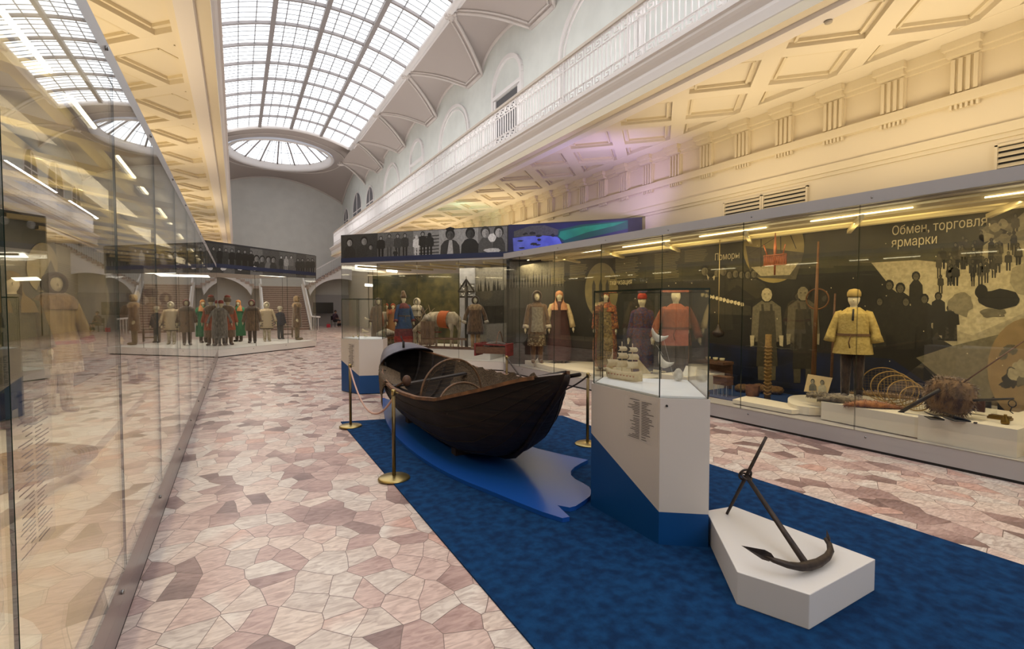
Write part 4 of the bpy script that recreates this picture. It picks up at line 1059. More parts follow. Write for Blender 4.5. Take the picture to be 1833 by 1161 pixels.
# fish net draped inside and over the stern quarter
NET = mat('brown_fish_net', h('#43362a'), .95, col2=h('#6e5b45'), scale=60, bump=.8)
mb = MB(); mb.smooth = True; rows = []
for j in range(28):
    y = 4.65 + j * .09; S = section(lerp_st(y), .085); row = []
    for i, p in enumerate(S[5:-1]):
        b = .05 * math.sin(i * 1.3 + y * 5) + .03 * math.sin(y * 17 + i)
        row.append((p[0] + rnd.uniform(-.008, .008), y, p[2] + .04 + abs(b)))
    rows.append(row)
mb.loft(rows, False, False)
tag(mb.build('fish_net', NET), 'brown fish net heaped inside the boat between the two hoops', 'net')
mb = MB(); mb.smooth = True; rows = []
for j in range(12):
    y = 7.0 + j * .09; s_ = lerp_st(y); row = [(s_[1] + .3, y, s_[2] - .12)]
    dr = .42 * math.exp(-((y - 7.45) / .22) ** 2) + .06
    for q in range(7): row.append((s_[1] - .03 - .015 * math.sin(q * 2 + j), y + rnd.uniform(-.01, .01), s_[2] + .04 - dr * q / 6))
    rows.append(row)
mb.loft(rows, False, False)
tag(mb.build('fish_net', NET), 'brown net hanging over the near side of the boat by the stern hood', 'net')
# hoops of a fyke net
HOOP = mat('bent_wood_hoop', h('#7d5c40'), .6, col2=h('#5a4230'), scale=15)
def hoop(c, ax, rx, rz, a0, a1, r_=.012, n=30, lean=0):
    return [(c[0] + ax[0] * rx * math.cos(a) , c[1] + ax[1] * rx * math.cos(a) + lean * math.sin(a), c[2] + rz * math.sin(a)) for a in [a0 + (a1 - a0) * i / n for i in range(n + 1)]]
def net_fill(mb, pts, c, step=3):
    for i in range(0, len(pts) - 6, step):
        mb.tube([pts[i], pts[min(len(pts) - 1, i + 9)]], .002, 3); mb.tube([pts[i], pts[max(0, len(pts) - 1 - i)]], .002, 3)
t = thing('net_hoop', 'large bent-wood hoop with netting standing across the boat', 'hoop', (2.45, 6.2, .5))
pts = hoop((2.43, 6.05, .55), (.97, .2), .47, .46, -.15, math.pi + .3); mb = MB(); mb.tube(pts, .013, 6); mb.build('rim', HOOP, t)
mb = MB(); net_fill(mb, pts, None, 1); mb.build('netting', NET, t)
t = thing('net_hoop', 'smaller bent-wood hoop lying low in the front half of the boat', 'hoop', (2.3, 5.1, .5))
pts = hoop((2.25, 5.25, .56), (.95, .2), .34, .25, .1, math.pi + .1, lean=.1); mb = MB(); mb.tube(pts, .013, 6); mb.build('rim', HOOP, t); mb = MB(); net_fill(mb, pts, None, 2); mb.build('netting', NET, t)
mb = MB(); c_ = at(728, 681, Y=6.5); mb.ball(tuple(c_), .06, .045, .075, 14, 10); mb.beam((c_.x, c_.y, c_.z), (c_.x - .1, c_.y + .25, c_.z - .12), .025, .02)
tag(mb.build('bailing_scoop', mat('scoop_wood', h('#5b3f31'), .6)), 'rounded wooden bailing scoop leaning against the thwart in the boat', 'scoop')
mb = MB(); a = at(1038, 670, X=2.66); b = Vector((2.66, 4.9, .80)); mb.tube([a, a.lerp(b, .5), b], [.018, .02, .02], 8)
tag(mb.build('boat_pole', HULL), 'dark wooden pole jutting out past the bow of the boat', 'pole')
# stanchions and ropes
def stanchion(x, y, label):
    t = thing('rope_stanchion', label, 'stanchion', (x, y, .012 if 1.28 < x < 4.4 and y < 7.4 else 0), 0, 'rope stanchions around the boat')
    mb = MB(); mb.lathe([(.155, 0), (.155, .008), (.14, .02), (.04, .03), (.02, .034)], (0, 0, 0), 32); mb.build('base', BRASS, t, local=True)
    mb = MB(); mb.lathe([(.018, .03), (.018, .84)], (0, 0, 0), 14); mb.build('pole', mat('bronze_pole', h('#6b5c40'), .35, .85), t, local=True)
    mb = MB(); mb.lathe([(.022, .82), (.022, .865), (.016, .875)], (0, 0, 0), 14); mb.tube([(.018, 0, .84), (.045, 0, .84), (.045, 0, .82)], .005, 6); mb.build('top_ring', BRASS, t, local=True)
stanchion(1.32, 4.81, 'brass rope stanchion nearest the camera, on the carpet edge before the boat')
stanchion(1.37, 7.2, 'brass rope stanchion at the far left corner of the carpet')
stanchion(3.72, 4.88, 'brass rope stanchion whose disc base peeps out behind the tall vitrine')
p7 = at(907, 638, Z=.872); stanchion(p7.x, p7.y, 'dark bronze rope stanchion on the far side of the boat')
def rope(a, b, sag, m, label, r_=.011):
    a, b = Vector(a), Vector(b); mb = MB()
    mb.tube([a.lerp(b, i / 20) - Vector((0, 0, sag * 4 * (i / 20) * (1 - i / 20))) for i in range(21)], r_, 8)
    tag(mb.build('barrier_rope', m), label, 'rope', 'barrier ropes around the boat')
PINK = mat('pink_rope', h('#c59f92'), .7, bump=.4, bscale=60); DROPE = mat('dark_rope', h('#3a2f2a'), .7, bump=.4, bscale=60)
rope((1.365, 7.17, .835), (1.33, 4.85, .80), .36, PINK, 'pale pink barrier rope sagging between the two left stanchions')
rope((p7.x, p7.y - .03, .84), (3.74, 4.93, .83), .34, DROPE, 'dark barrier rope sagging behind the boat bow')
rope((p7.x, p7.y, .83), (2.9, 8.9, .5), .02, PINK, 'pale rope running down behind the boat from the bronze stanchion') if False else None
# ================================================================== VITRINES
def vitrine(poly, zt, zg, label, cut, name_part='body'):
    cx_ = sum(p[0] for p in poly) / len(poly); cy_ = sum(p[1] for p in poly) / len(poly)
    t = thing('glass_vitrine', label, 'vitrine', (cx_, cy_, .012))
    n = len(poly); A = sum(poly[i][0] * poly[(i + 1) % n][1] - poly[(i + 1) % n][0] * poly[i][1] for i in range(n))
    # white body above a blue foot whose edge follows given heights
    mb = MB()
    for i in range(n):
        a, b = poly[i], poly[(i + 1) % n]; za, zb = cut[i], cut[(i + 1) % n]
        mb.add([(a[0], a[1], za), (b[0], b[1], zb), (b[0], b[1], zt), (a[0], a[1], zt)], [(0, 1, 2, 3)])
    mb.add([(x, y, zt) for x, y in poly], [tuple(range(n))])
    mb.build('white_body', mat('vitrine_white', h('#d3cbc4'), .4), t)
    mb = MB()
    for i in range(n):
        a, b = poly[i], poly[(i + 1) % n]; za, zb = cut[i], cut[(i + 1) % n]
        mb.add([(a[0], a[1], .012), (b[0], b[1], .012), (b[0], b[1], zb), (a[0], a[1], za)], [(0, 1, 2, 3)])
    mb.build('blue_foot', BLUEP, t)
    c = Vector((cx_, cy_))
    gp = [tuple(Vector(p) + (c - Vector(p)).normalized() * .02) for p in poly]
    mb = MB(); mb.prism([tuple(Vector(p) + (c - Vector(p)).normalized() * .04) for p in poly], zt, zt + .012); mb.build('display_floor', mat('vitrine_floor_white', h('#eef0f2'), .4), t)
    for i in range(n):
        pane(t, gp[i], gp[(i + 1) % n], zt + .002, zg, gap=.002)
    mb = MB(); mb.prism(gp, zg, zg + .008); mb.build('glass_lid', GLASS, t)
    mb = MB()
    for i in range(n): a, b = gp[i], gp[(i + 1) % n]; mb.beam((a[0], a[1], zg + .004), (b[0], b[1], zg + .004), .008, .014)
    mb.build('lid_edge', GEDGE, t)
    return t
VP = [(2.60, 3.36), (2.59, 2.57), (2.86, 2.37), (3.42, 3.05), (2.88, 3.58)]
v1 = vitrine(VP, 1.05, 1.81, 'tall glass vitrine on white and blue plinth holding an ivory ship', [.63, .245, .245, .3, .7])
pA, pB = Vector((2.60, 3.36, 0)), Vector((2.59, 2.57, 0)); uu = (pB - pA).normalized(); 
label_sheet(Vector((2.587, 0, 0)) + Vector((0, 2.57 + .36, .70)), (0, -1, 0), (0, 0, 1), .34, .32, 24, v1)
mb = MB(); a = at(1194, 724, X=2.64); mb.tube([Vector((2.628, 2.545, 1.0)), Vector((2.62, 2.535, 1.0))], .008, 8); mb.build('lock', DARK, v1)
V2P = [(1.80, 10.33), (2.03, 9.78), (2.46, 9.66), (2.66, 10.1), (2.2, 10.75)]
v2 = vitrine(V2P, 1.05, 1.82, 'farther glass vitrine with small carved shoes, left of the boat stern', [.62, .36, .36, .36, .6])
label_sheet((1.885, 10.12, .52), (.385, -.923, 0), (0, 0, 1), .24, .45, 24, v2)
# low anchor plinth
mb = MB(); mb.prism([(2.99, 2.5), (2.45, 1.83), (2.585, 1.5), (3.29, 1.53), (3.24, 2.46)], .012, .2)
o = mb.build('anchor_plinth', mat('plinth_white', h('#dedad8'), .45)); bv = o.modifiers.new('b', 'BEVEL'); bv.width = .004; bv.segments = 2
tag(o, 'low white angular plinth carrying the iron anchor', 'plinth')
IRON = mat('forged_iron', h('#3a3331'), .55, .55, col2=h('#4d423c'), scale=14, bump=.35)
anc = thing('anchor', 'forged iron anchor with leaf-shaped flukes leaning on the low white plinth', 'anchor', (2.78, 1.63, .2))
cr_, rg_ = Vector((2.80, 1.645, .235)), Vector((3.083, 2.247, .52)); 
mb = MB(); mb.tube([cr_, cr_.lerp(rg_, .5), rg_], [.024, .020, .017], 4); mb.build('shank', IRON, anc)
s0, s1 = Vector((3.07, 2.385, .203)), Vector((3.097, 2.11, .82)); mb = MB(); mb.tube([s0, s0.lerp(s1, .5), s1], [.010, .013, .010], 8); mb.build('stock', IRON, anc)
mb = MB(); rad = .042; sd = (s1 - s0).normalized(); sh = (rg_ - cr_).normalized()
bi = sd.cross(sh).normalized()
mb.tube([rg_ + sd * .0 + sh * .01 + (bi * math.cos(a) + sd * math.sin(a)) * rad for a in [2 * math.pi * i / 24 for i in range(25)]], .008, 6)
mb.tube([rg_ - sh * .01 + (bi * math.cos(a) + sh * math.sin(a)) * .034 for a in [2 * math.pi * i / 24 for i in range(25)]], .007, 6); mb.build('ring', IRON, anc)
arm = [Vector(p) for p in ((2.575, 1.765, .30), (2.60, 1.712, .283), (2.66, 1.664, .262), (2.73, 1.640, .245), (2.80, 1.635, .236), (2.89, 1.63, .234), (2.99, 1.64, .238), (3.07, 1.665, .245), (3.12, 1.70, .258), (3.14, 1.735, .272))]
mb = MB(); mb.tube(arm, [.012, .016, .020, .024, .028, .025, .022, .019, .016, .012], 8); mb.build('arms', IRON, anc)
def fluke(tip, base, wdt, nm='fluke'):
    tip, base = Vector(tip), Vector(base); d = (base - tip); L_ = d.length; d.normalize(); nrm = sh.cross(d).normalized(); sdv = d.cross(nrm).normalized()
    sdv = (sh - d * sh.dot(d)).normalized(); nrm = d.cross(sdv).normalized()
    sdv, nrm = nrm, sdv
    P = [(0, 0), (.35, .5), (.7, 1), (.9, .85), (1.02, .3)]
    rim = [tip + d * L_ * a + sdv * wdt * b for a, b in P] + [tip + d * L_ * a - sdv * wdt * b for a, b in P[::-1][:-1]]
    mb = MB(); c1 = tip + d * L_ * .6 + nrm * .012; c2 = tip + d * L_ * .6 - nrm * .012
    n = len(rim); vs = rim + [c1, c2]; mb.add(vs, [(i, (i + 1) % n, n) for i in range(n)] + [((i + 1) % n, i, n + 1) for i in range(n)]); mb.build(nm, IRON, anc)
fluke((2.515, 1.855, .325), (2.60, 1.715, .29), .038); fluke((3.205, 1.765, .305), (3.12, 1.70, .255), .036)
# ---- things inside the near vitrine
IVORY = mat('ivory', h('#d9c8a4'), .45, col2=h('#c8b48c'), scale=20); BONE = mat('pale_bone', h('#d6cfbf'), .6, col2=h('#b8af9c'), scale=25, bump=.5)
zt = 1.062
c0 = at(1083, 679, Z=zt); c1 = at(1146, 689, Z=zt + .01); 
sh_ = thing('ship_model', 'ivory three-masted sailing ship model in the near vitrine', 'ship model', (2.85, 3.05, zt))
ax0, ax1 = Vector((2.71, 3.27, zt)), Vector((2.80, 2.80, zt)); 
# place by two floor points under stern and bow
ax0 = at(1088, 676, Z=zt); ax1 = at(1150, 686, Z=zt); dd = (ax1 - ax0); Ls = dd.length; dd.normalize(); sx = Vector((-dd.y, dd.x, 0))
sh_.location = ax0.lerp(ax1, .5)
mb = MB(); mb.smooth = True; rows = []
for j in range(13):
    t = j / 12; w_ = .038 * math.sin(math.pi * min(1, .18 + t * .84)) ** .6; zb = .004 + .03 * max(0, t - .8) * 5 * .4; ztop = .075 + .05 * (t - .45) ** 2 * 2
    c = ax0.lerp(ax1, t)
    rows.append([tuple(c + sx * w_ * a + Vector((0, 0, b))) for a, b in ((-1, ztop), (-.95, ztop * .6), (-.5, zb + .01), (0, zb), (.5, zb + .01), (.95, ztop * .6), (1, ztop))])
mb.loft(rows, True, True); mb.build('hull', IVORY, sh_)
mb = MB()
for j in range(9):
    c = ax0.lerp(ax1, .12 + .09 * j)
    for q in (-1, 1): p = c + sx * .039 * q + Vector((0, 0, .05)); mb.box(p.x - .004, p.x + .004, p.y - .004, p.y + .004, p.z - .004, p.z + .004)
mb.build('gun_port', mat('port_red', h('#a8604e'), .6), sh_)
for j, (tt, hh) in enumerate(((.14, .2), (.42, .27), (.72, .26))):
    c = ax0.lerp(ax1, tt); mb = MB(); mb.tube([tuple(c + Vector((0, 0, .06))), tuple(c + Vector((0, 0, .06 + hh)))], .003, 6); mb.build('mast', IVORY, sh_)
    for zz, w_, hs in ((.11, .055, .06), (.185, .045, .05), (.25, .035, .04)):
        if zz + hs > .08 + hh: continue
        if j == 0 and zz > .12: continue
        mb = MB(); mb.smooth = True; rows = [[tuple(c + dd * .02 * math.sin(math.pi * b) + (sx * .7 + dd * .7) * w_ * (1 - .15 * b) * (a * 2 - 1) + Vector((0, 0, zz + hs * b))) for a in (0, .5, 1)] for b in (0, .33, .66, 1)]
        mb.loft(rows, False, False); mb.build('sail', IVORY, sh_)
mb = MB(); c = ax0 + Vector((0, 0, .08)); mb.face([c - dd * .03, c + dd * .05, c + dd * .05 + Vector((0, 0, .14))])
b_ = ax1 + Vector((0, 0, .08)); mb.face([b_ + dd * .09 + Vector((0, 0, .01)), b_ - dd * .03, b_ - dd * .06 + Vector((0, 0, .13))]); mb.build('fore_and_aft_sail', IVORY, sh_)
mb = MB(); mb.tube([tuple(b_), tuple(b_ + dd * .1 + Vector((0, 0, .03)))], .003, 5); mb.build('bowsprit', IVORY, sh_)
def crescent(pxa, pxm, pxb, w_, dep, label, nm='bone_carving'):
    A, M, B = (onpl(p[0], p[1], (2.95, 2.85, 0), Vector((math.sin(YAW + .35), math.cos(YAW + .35), 0))) for p in (pxa, pxm, pxb))
    mb = MB(); mb.smooth = True; rows = []; n = 10
    up = (A.lerp(B, .5) - M).normalized(); sd_ = (B - A).cross(up).normalized()
    for j in range(n + 1):
        t = j / n; c = A * (1 - t) ** 2 + M * 2 * t * (1 - t) + B * t * t; w2 = w_ * (math.sin(math.pi * min(1, max(0, .06 + .88 * t)))) ** .6
        rows.append([tuple(c + up * (w2 * .55 * math.cos(a)) + sd_ * (w2 * .5 * math.sin(a))) for a in [2 * math.pi * q / 10 for q in range(10)]])
    mb.loft(rows); return tag(mb.build(nm, BONE), label, 'carving', 'hanging bone carvings')
crescent((1167, 588), (1172, 615), (1196, 602), .05, .03, 'upper white canoe-shaped bone carving hanging in the near vitrine')
crescent((1180, 628), (1180, 662), (1206, 650), .055, .03, 'lower white canoe-shaped bone carving hanging in the near vitrine')
mb = MB(); mb.smooth = True; c = at(1214, 680, Z=zt + .008); mb.lathe([(.03, 0), (.04, .02), (.042, .05), (.036, .075), (.02, .095), (.006, .1)], tuple(c), 12, 1.1, .7, jit=.08)
tag(mb.build('bone_cup', BONE), 'ribbed white bone cup on the floor of the near vitrine', 'cup')
mb = MB()
for p, q in (((1186, 600), (1206, 676)), ((1175, 617), (1187, 636))):
    a = onpl(p[0], p[1], (2.95, 2.85, 0), Vector((math.sin(YAW + .35), math.cos(YAW + .35), 0))); b = onpl(q[0], q[1], (2.95, 2.85, 0), Vector((math.sin(YAW + .35), math.cos(YAW + .35), 0))); mb.tube([a, b], .0015, 4)
tag(mb.build('hanging_wire', mat('nylon_wire', h('#b8b8b4'), .4)), 'thin wires holding the two bone carvings in the near vitrine', 'wire')
# ---- small carved shoes in the far vitrine
def shoe(px_, py_, Z, s, rz, label):
    c = at(px_, py_, Z=Z); o = bpy.data.objects.new('carved_shoe', None); 
    mb = MB(); mb.smooth = True
    ca, sa = math.cos(rz), math.sin(rz)
    rows = []
    for t, w_, hh, lift in ((0, .3, .5, .25), (.15, .42, .55, .2), (.35, .4, .42, .1), (.6, .5, .3, 0), (.85, .45, .24, 0), (1, .15, .14, .03)):
        rows.append([(c.x + s * ((t - .5) * 1.6 * ca - w_ * .6 * a * sa), c.y + s * ((t - .5) * 1.6 * sa + w_ * .6 * a * ca), c.z + s * (lift + hh * b)) for a, b in ((-1, 0), (1, 0), (.8, .8), (0, 1), (-.8, .8))])
    mb.loft(rows); mb.lathe([(.12 * s, -.02 * s), (.1 * s, .3 * s)], (c.x - s * .65 * ca, c.y - s * .65 * sa, c.z), 8)
    bpy.data.objects.remove(o); return tag(mb.build('carved_shoe', IVORY), label, 'shoe', 'carved shoes in the far vitrine')
shoe(657, 572, 1.415, .07, .4, 'small pale carved shoe, upper one on a stand in the far vitrine')
shoe(654, 594, 1.175, .09, .4, 'small pale carved shoe, middle one on a stand in the far vitrine')
shoe(633, 603, 1.07, .06, 1.2, 'small pale carved shoe, leftmost on the floor of the far vitrine')
shoe(641, 603, 1.07, .06, 1.2, 'small pale carved shoe beside the leftmost one in the far vitrine')
shoe(655, 602, 1.07, .07, .8, 'small pale carved shoe, rightmost on the floor of the far vitrine')
for px_, py_, z1, lb in ((657, 575, 1.405, 'clear acrylic stand under the upper carved shoe in the far vitrine'), (654, 597, 1.165, 'clear acrylic stand under the middle carved shoe in the far vitrine')):
    c = at(px_, py_ - 3, Z=z1 + .005); mb = MB(); mb.box(c.x - .09, c.x + .09, c.y - .07, c.y + .07, z1 - .008, z1); mb.box(c.x - .01, c.x + .01, c.y + .025, c.y + .035, 1.062, z1); tag(mb.build('acrylic_stand', GLASS), lb, 'stand')
# ================================================================== MANNEQUINS AND EXHIBITS
SKIN = mat('mannequin_cream', h('#d6c9a4'), .6)
def fur(nm, a, b, sc=26): return mat(nm, h(a), .95, col2=h(b), scale=sc, bump=1.0, stretch=(1, 1, .35), sheen=.3)
def cloth(nm, a, b=None, sc=18): return mat(nm, h(a), .9, col2=h(b) if b else None, scale=sc, bump=.3, bscale=90)
def mannequin(loc, rz, H_, label, coat, hem=.38, flare=1.0, bands=(), hat=None, hatm=None, boots=None, arms=18, collar=None, belt=None, apron=None, undersk=None, parts_extra=None, sleeve=1.0, wid=1.0, bell=1.0, cuff=None, bare_hands=True, name='costumed_mannequin', cat='mannequin'):
    t = thing(name, label, cat, loc, rz); s = H_ / 1.7
    # figure: head, neck, torso and legs as one surface with hands
    mb = MB(); mb.smooth = True
    prof = [(.10, .80), (.14, .95), (.12, 1.05), (.14, 1.25), (.15, 1.38), (.10, 1.44), (.055, 1.47), (.048, 1.52), (.06, 1.545), (.078, 1.59), (.083, 1.63), (.074, 1.68), (.04, 1.725), (.002, 1.735)]
    ys = [0] * 7 + [-.005, -.02, -.015, -.008, 0, 0, 0]
    mb.lathe([(r_ * s, z * s) for r_, z in prof], (0, 0, 0), 16, 1, .84, yoff=[y * s for y in ys])
    mb.ball((0, -.085 * s, 1.605 * s), .011 * s, .018 * s, .02 * s, 6, 5)
    for q in (-1, 1): mb.tube([(q * .075 * s, 0, .86 * s), (q * .085 * s, -.005 * s, .48 * s), (q * .09 * s, 0, .09 * s)], [.085 * s, .058 * s, .042 * s], 10)
    mb.build('figure', SKIN, t, local=True)
    # boots
    mb = MB()
    for q in (-1, 1):
        mb.tube([(q * .08 * s, 0, .84 * s), (q * .088 * s, -.004 * s, .48 * s), (q * .09 * s, 0, .2 * s), (q * .09 * s, 0, .06 * s)], [.095 * s, .078 * s, .066 * s, .06 * s], 10)
        mb.tube([(q * .09 * s, .03 * s, .045 * s), (q * .1 * s, -.06 * s, .045 * s), (q * .105 * s, -.16 * s, .04 * s), (q * .105 * s, -.2 * s, .035 * s)], [.045 * s, .05 * s, .045 * s, .018 * s], 8)
    mb.build('boots', boots or fur('boot_fur', '#5c4a38', '#8a7458'), t, local=True)
    # coat body
    zh = hem * s * 1.0
    def rad(z):   # z in units of 1.7 m figure
        base = [(0, .20), (.3, .24), (.6, .245), (.9, .225), (1.08, .20), (1.25, .205), (1.38, .20), (1.44, .13), (1.49, .075)]
        for (a, b), (c, d) in zip(base, base[1:]):
            if z <= c: r_ = b + (d - b) * (z - a) / (c - a); break
        else: r_ = .075
        return r_ * wid * (1 + (flare - 1) * max(0, (1.08 - z) / 1.08))
    zz = hem / 1.0; n = 22; rows = []; zs = [hem + (1.49 - hem) * (j / 22) for j in range(23)]
    mats_ = [coat] + [b[2] for b in bands]; mb = MB(); mb.smooth = True
    ring = lambda z, k=0: [((rad(z) + .012 * math.sin(a * 5 + k) * max(0, 1.0 - z)) * s * math.cos(a), (rad(z) * .74 + .012 * math.cos(a * 4) * max(0, 1.0 - z)) * s * math.sin(a), z * s) for a in [2 * math.pi * i / 24 for i in range(24)]]
    for z0, z1 in zip(zs, zs[1:]):
        zm = (z0 + z1) / 2; mb.cur = 0
        for bi, (ba, bb, bm) in enumerate(bands):
            if ba <= zm <= bb: mb.cur = bi + 1
        mb.loft([ring(z0), ring(z1)], True, False)
    mb.cur = 0; mb.smooth = False; mb.face(ring(hem)[::-1])
    mb.build('coat', mats_, t, local=True)
    # sleeves and hands
    for q in (-1, 1):
        al = R(arms); sh_p = Vector((q * .175 * s * wid, 0, 1.385 * s)); el = sh_p + Vector((q * math.sin(al) * .29, -.01, -math.cos(al) * .29)) * s; wr = el + Vector((q * math.sin(al * .55) * .27, -.05, -math.cos(al * .55) * .25)) * s * sleeve
        mb = MB(); mb.tube([sh_p + Vector((-q * .04 * s, 0, .015 * s)), sh_p, sh_p.lerp(el, .5), el, el.lerp(wr, .5), wr], [.05 * s, .07 * s, .07 * s, .066 * s, .068 * s * (1 + bell) / 2, .07 * s * bell], 10); 
        if cuff: mb.mi(1); mb.tube([el.lerp(wr, .72), wr + (wr - el).normalized() * .01], [.074 * s, .08 * s], 10)
        mb.build('sleeve', [coat, cuff] if cuff else coat, t, local=True)
        hd = (wr - el).normalized()
        if bare_hands:
            mb = MB(); mb.ball(tuple(wr + hd * .05 * s), .03 * s, .04 * s, .055 * s, 10, 7)
            for f in range(4): mb.tube([wr + hd * .08 * s + Vector((0, (f - 1.5) * .017 * s, 0)), wr + hd * (.14 - abs(f - 1.3) * .01) * s + Vector((-q * .01 * s, (f - 1.5) * .018 * s - .01 * s, 0))], .008 * s, 5)
            mb.tube([wr + hd * .03 * s + Vector((0, -.03 * s, 0)), wr + hd * .08 * s + Vector((-q * .01, -.055 * s, 0))], .009 * s, 5)
            mb.build('hand', hatm if bare_hands == 'mitten' else SKIN, t, local=True)
    if collar:
        mb = MB(); mb.smooth = True
        mb.loft([[(r_ * s * math.cos(a) * 1.1, r_ * s * .85 * math.sin(a) - .01 * s, z * s) for a in [2 * math.pi * i / 20 for i in range(20)]] for r_, z in ((.20, 1.30), (.215, 1.38), (.17, 1.46), (.10, 1.50), (.08, 1.47))], True, False)
        mb.build('collar', collar, t, local=True)
    if belt:
        mb = MB(); mb.loft([[((rad(z) + .016) * s * math.cos(a), (rad(z) * .74 + .016) * s * math.sin(a), z * s) for a in [2 * math.pi * i / 24 for i in range(24)]] for z in (1.03, 1.07)], True, False)
        mb.tube([(-.02 * s, -.19 * s * wid, 1.05 * s), (-.05 * s, -.2 * s * wid, .93 * s), (-.03 * s, -.21 * s * wid, .84 * s)], .01 * s, 5); mb.build('belt', belt, t, local=True)
    if apron:
        mb = MB(); mb.smooth = True
        mb.loft([[((rad(z) + .014) * s * math.sin(a), -(rad(z) * .74 + .016) * s * math.cos(a), z * s) for a in [R(-38) + R(76) * i / 8 for i in range(9)]] for z in [hem + .06 + (1.3 - hem) * j / 8 for j in range(9)]], False, False); mb.build('front_panel', apron, t, local=True)
    if undersk:
        mb = MB(); mb.smooth = True; um, uh = undersk
        mb.loft([[((.20 + .08 * flare * (hem + .1 - z)) * s * math.cos(a) * (1 + .04 * math.sin(a * 9)), (.16 + .08 * flare * (hem + .1 - z)) * s * math.sin(a) * (1 + .04 * math.sin(a * 9)), z * s) for a in [2 * math.pi * i / 36 for i in range(36)]] for z in (uh, (uh + hem) / 2, hem + .1)], True, False); mb.build('skirt', um, t, local=True)
    hc = (0, 0, 1.63 * s)
    if hat == 'hood':
        mb = MB(); mb.smooth = True
        rows = []
        for y_, r_ in ((-.085, .082), (-.10, .105), (-.06, .122), (0, .128), (.06, .115), (.10, .08), (.12, .02)):
            rows.append([(r_ * s * math.cos(a), y_ * s, 1.615 * s + r_ * 1.2 * s * math.sin(a)) for a in [2 * math.pi * i / 18 for i in range(18)]])
        mb.loft(rows, True, False); mb.build('hood', hatm, t, local=True)
    elif hat == 'kerchief':
        mb = MB(); mb.smooth = True; rows = []
        for z, r_, op in ((1.75, .02, 0), (1.72, .075, 0), (1.67, .098, 0), (1.6, .10, 60), (1.54, .098, 62), (1.48, .12, 40), (1.40, .20, 12), (1.28, .235, 8)):
            a0 = R(-90 + op); rows.append([(r_ * s * math.cos(a), r_ * (.9 if z > 1.45 else .8) * s * math.sin(a), z * s) for a in [a0 + (2 * math.pi - 2 * R(op)) * i / 20 for i in range(21)]])
        mb.loft(rows, False, False); mb.build('kerchief', hatm, t, local=True)
    elif hat == 'cap':
        mb = MB(); mb.lathe([(.09 * s, 1.655 * s), (.098 * s, 1.68 * s), (.095 * s, 1.73 * s), (.07 * s, 1.775 * s), (.01 * s, 1.79 * s)], (0, 0, 0), 18); mb.build('cap', hatm, t, local=True)
    elif hat == 'furhat':
        mb = MB(); mb.lathe([(.10 * s, 1.62 * s), (.13 * s, 1.66 * s), (.135 * s, 1.74 * s), (.10 * s, 1.80 * s), (.01 * s, 1.82 * s)], (0, 0, 0), 18, jit=.06); mb.build('fur_hat', hatm, t, local=True)
    elif hat == 'horn':
        mb = MB(); mb.tube([(0, 0, 1.66 * s), (0, 0, 1.72 * s), (0, .02 * s, 1.82 * s), (0, .04 * s, 1.9 * s)], [.11 * s, .105 * s, .075 * s, .05 * s], 14); mb.build('tall_cap', hatm, t, local=True)
    return t
def foot(px_, py_, Z): p = at(px_, py_, Z=Z); return (p.x, p.y, Z)
def face_cam(loc, extra=0): return math.atan2(-loc[0], loc[1]) * -1 * -1 + R(extra)
def H_at(loc, top_py, px_):   # height that reaches a pixel row when standing at loc
    d = ray(px_, top_py); t = Vector((loc[0], loc[1])).length / Vector((d.x, d.y)).length; return EYE + d.z * t - loc[2]
F_BR = fur('fur_brown', '#4a3524', '#6e543a'); F_DK = fur('fur_dark', '#2c211b', '#463428'); F_WH = fur('fur_white', '#c8bda6', '#9c8e76'); F_TAN = fur('fur_tan', '#a98b62', '#7c6244')
F_GREY = fur('fur_grey', '#7c756c', '#4f4a44'); RED = cloth('cloth_red', '#8c2a24', '#6f1d1c'); GRN = cloth('cloth_green', '#156b43', '#0f5535'); NAV = cloth('cloth_navy', '#23283a', '#1a1e2c')
ORG = cloth('cloth_orange', '#a04a28', '#7d3a24'); STRB = patterned('fur_striped', h('#c9b998'), h('#6c5944'), h('#d5c8aa'), 9, 'z')
BLUEC = cloth('cloth_blue', '#1d3f66', '#17334f'); BURG = cloth('cloth_burgundy', '#6a2a2c', '#4e2226')
ZP = .26
def M(px_, fy, ty, label, rot=0, Z=ZP, depth=None, **k):
    loc = foot(px_, fy, Z); 
    if depth is not None:
        P, n = depth; q = onpl(px_, fy, P, n); loc = (q.x, q.y, Z)
    Hh = H_at(loc, ty, px_); head = {'hood': 1.035, 'kerchief': 1.02, 'cap': 1.05, 'furhat': 1.07, 'horn': 1.11}.get(k.get('hat'), 1.02)
    return mannequin(loc, math.atan2(loc[0], loc[1]) * -1 + R(rot), Hh / head, label, **k)
# far left case
M(532, 608, 529, 'mannequin in long brown fur coat and fluffy hood facing right, beside the stairs', 75, coat=F_BR, hem=.5, hat='hood', hatm=F_TAN, boots=fur('boot_tan', '#7a6a4c', '#5f5138'), collar=F_TAN, arms=10)
M(502, 606.5, 547.5, 'mannequin in plain dark jacket and pale fur hat, before the steps', 30, coat=NAV, hem=.75, hat='furhat', hatm=F_WH, boots=cloth('trouser_grey', '#3b3f44'), arms=12)
M(478, 610.5, 540, 'mannequin in pale fur suit with dark stripes around the hem, before the steps', 10, coat=cloth('fur_pale_tan', '#b5a284', '#9a876a'), bands=((.55, .6, F_DK), (.66, .7, F_DK), (.76, .79, F_DK), (.9, .93, F_DK)), hem=.55, hat='hood', hatm=F_WH, boots=F_WH, arms=22, apron=cloth('suede_pale', '#a8977c'), wid=1.15)
M(452, 613.5, 536, 'mannequin in brown fur coat with a dark red hood, left of the striped one', -8, coat=F_BR, hem=.5, hat='hood', hatm=BURG, collar=F_DK, boots=F_DK, arms=16, wid=1.1)
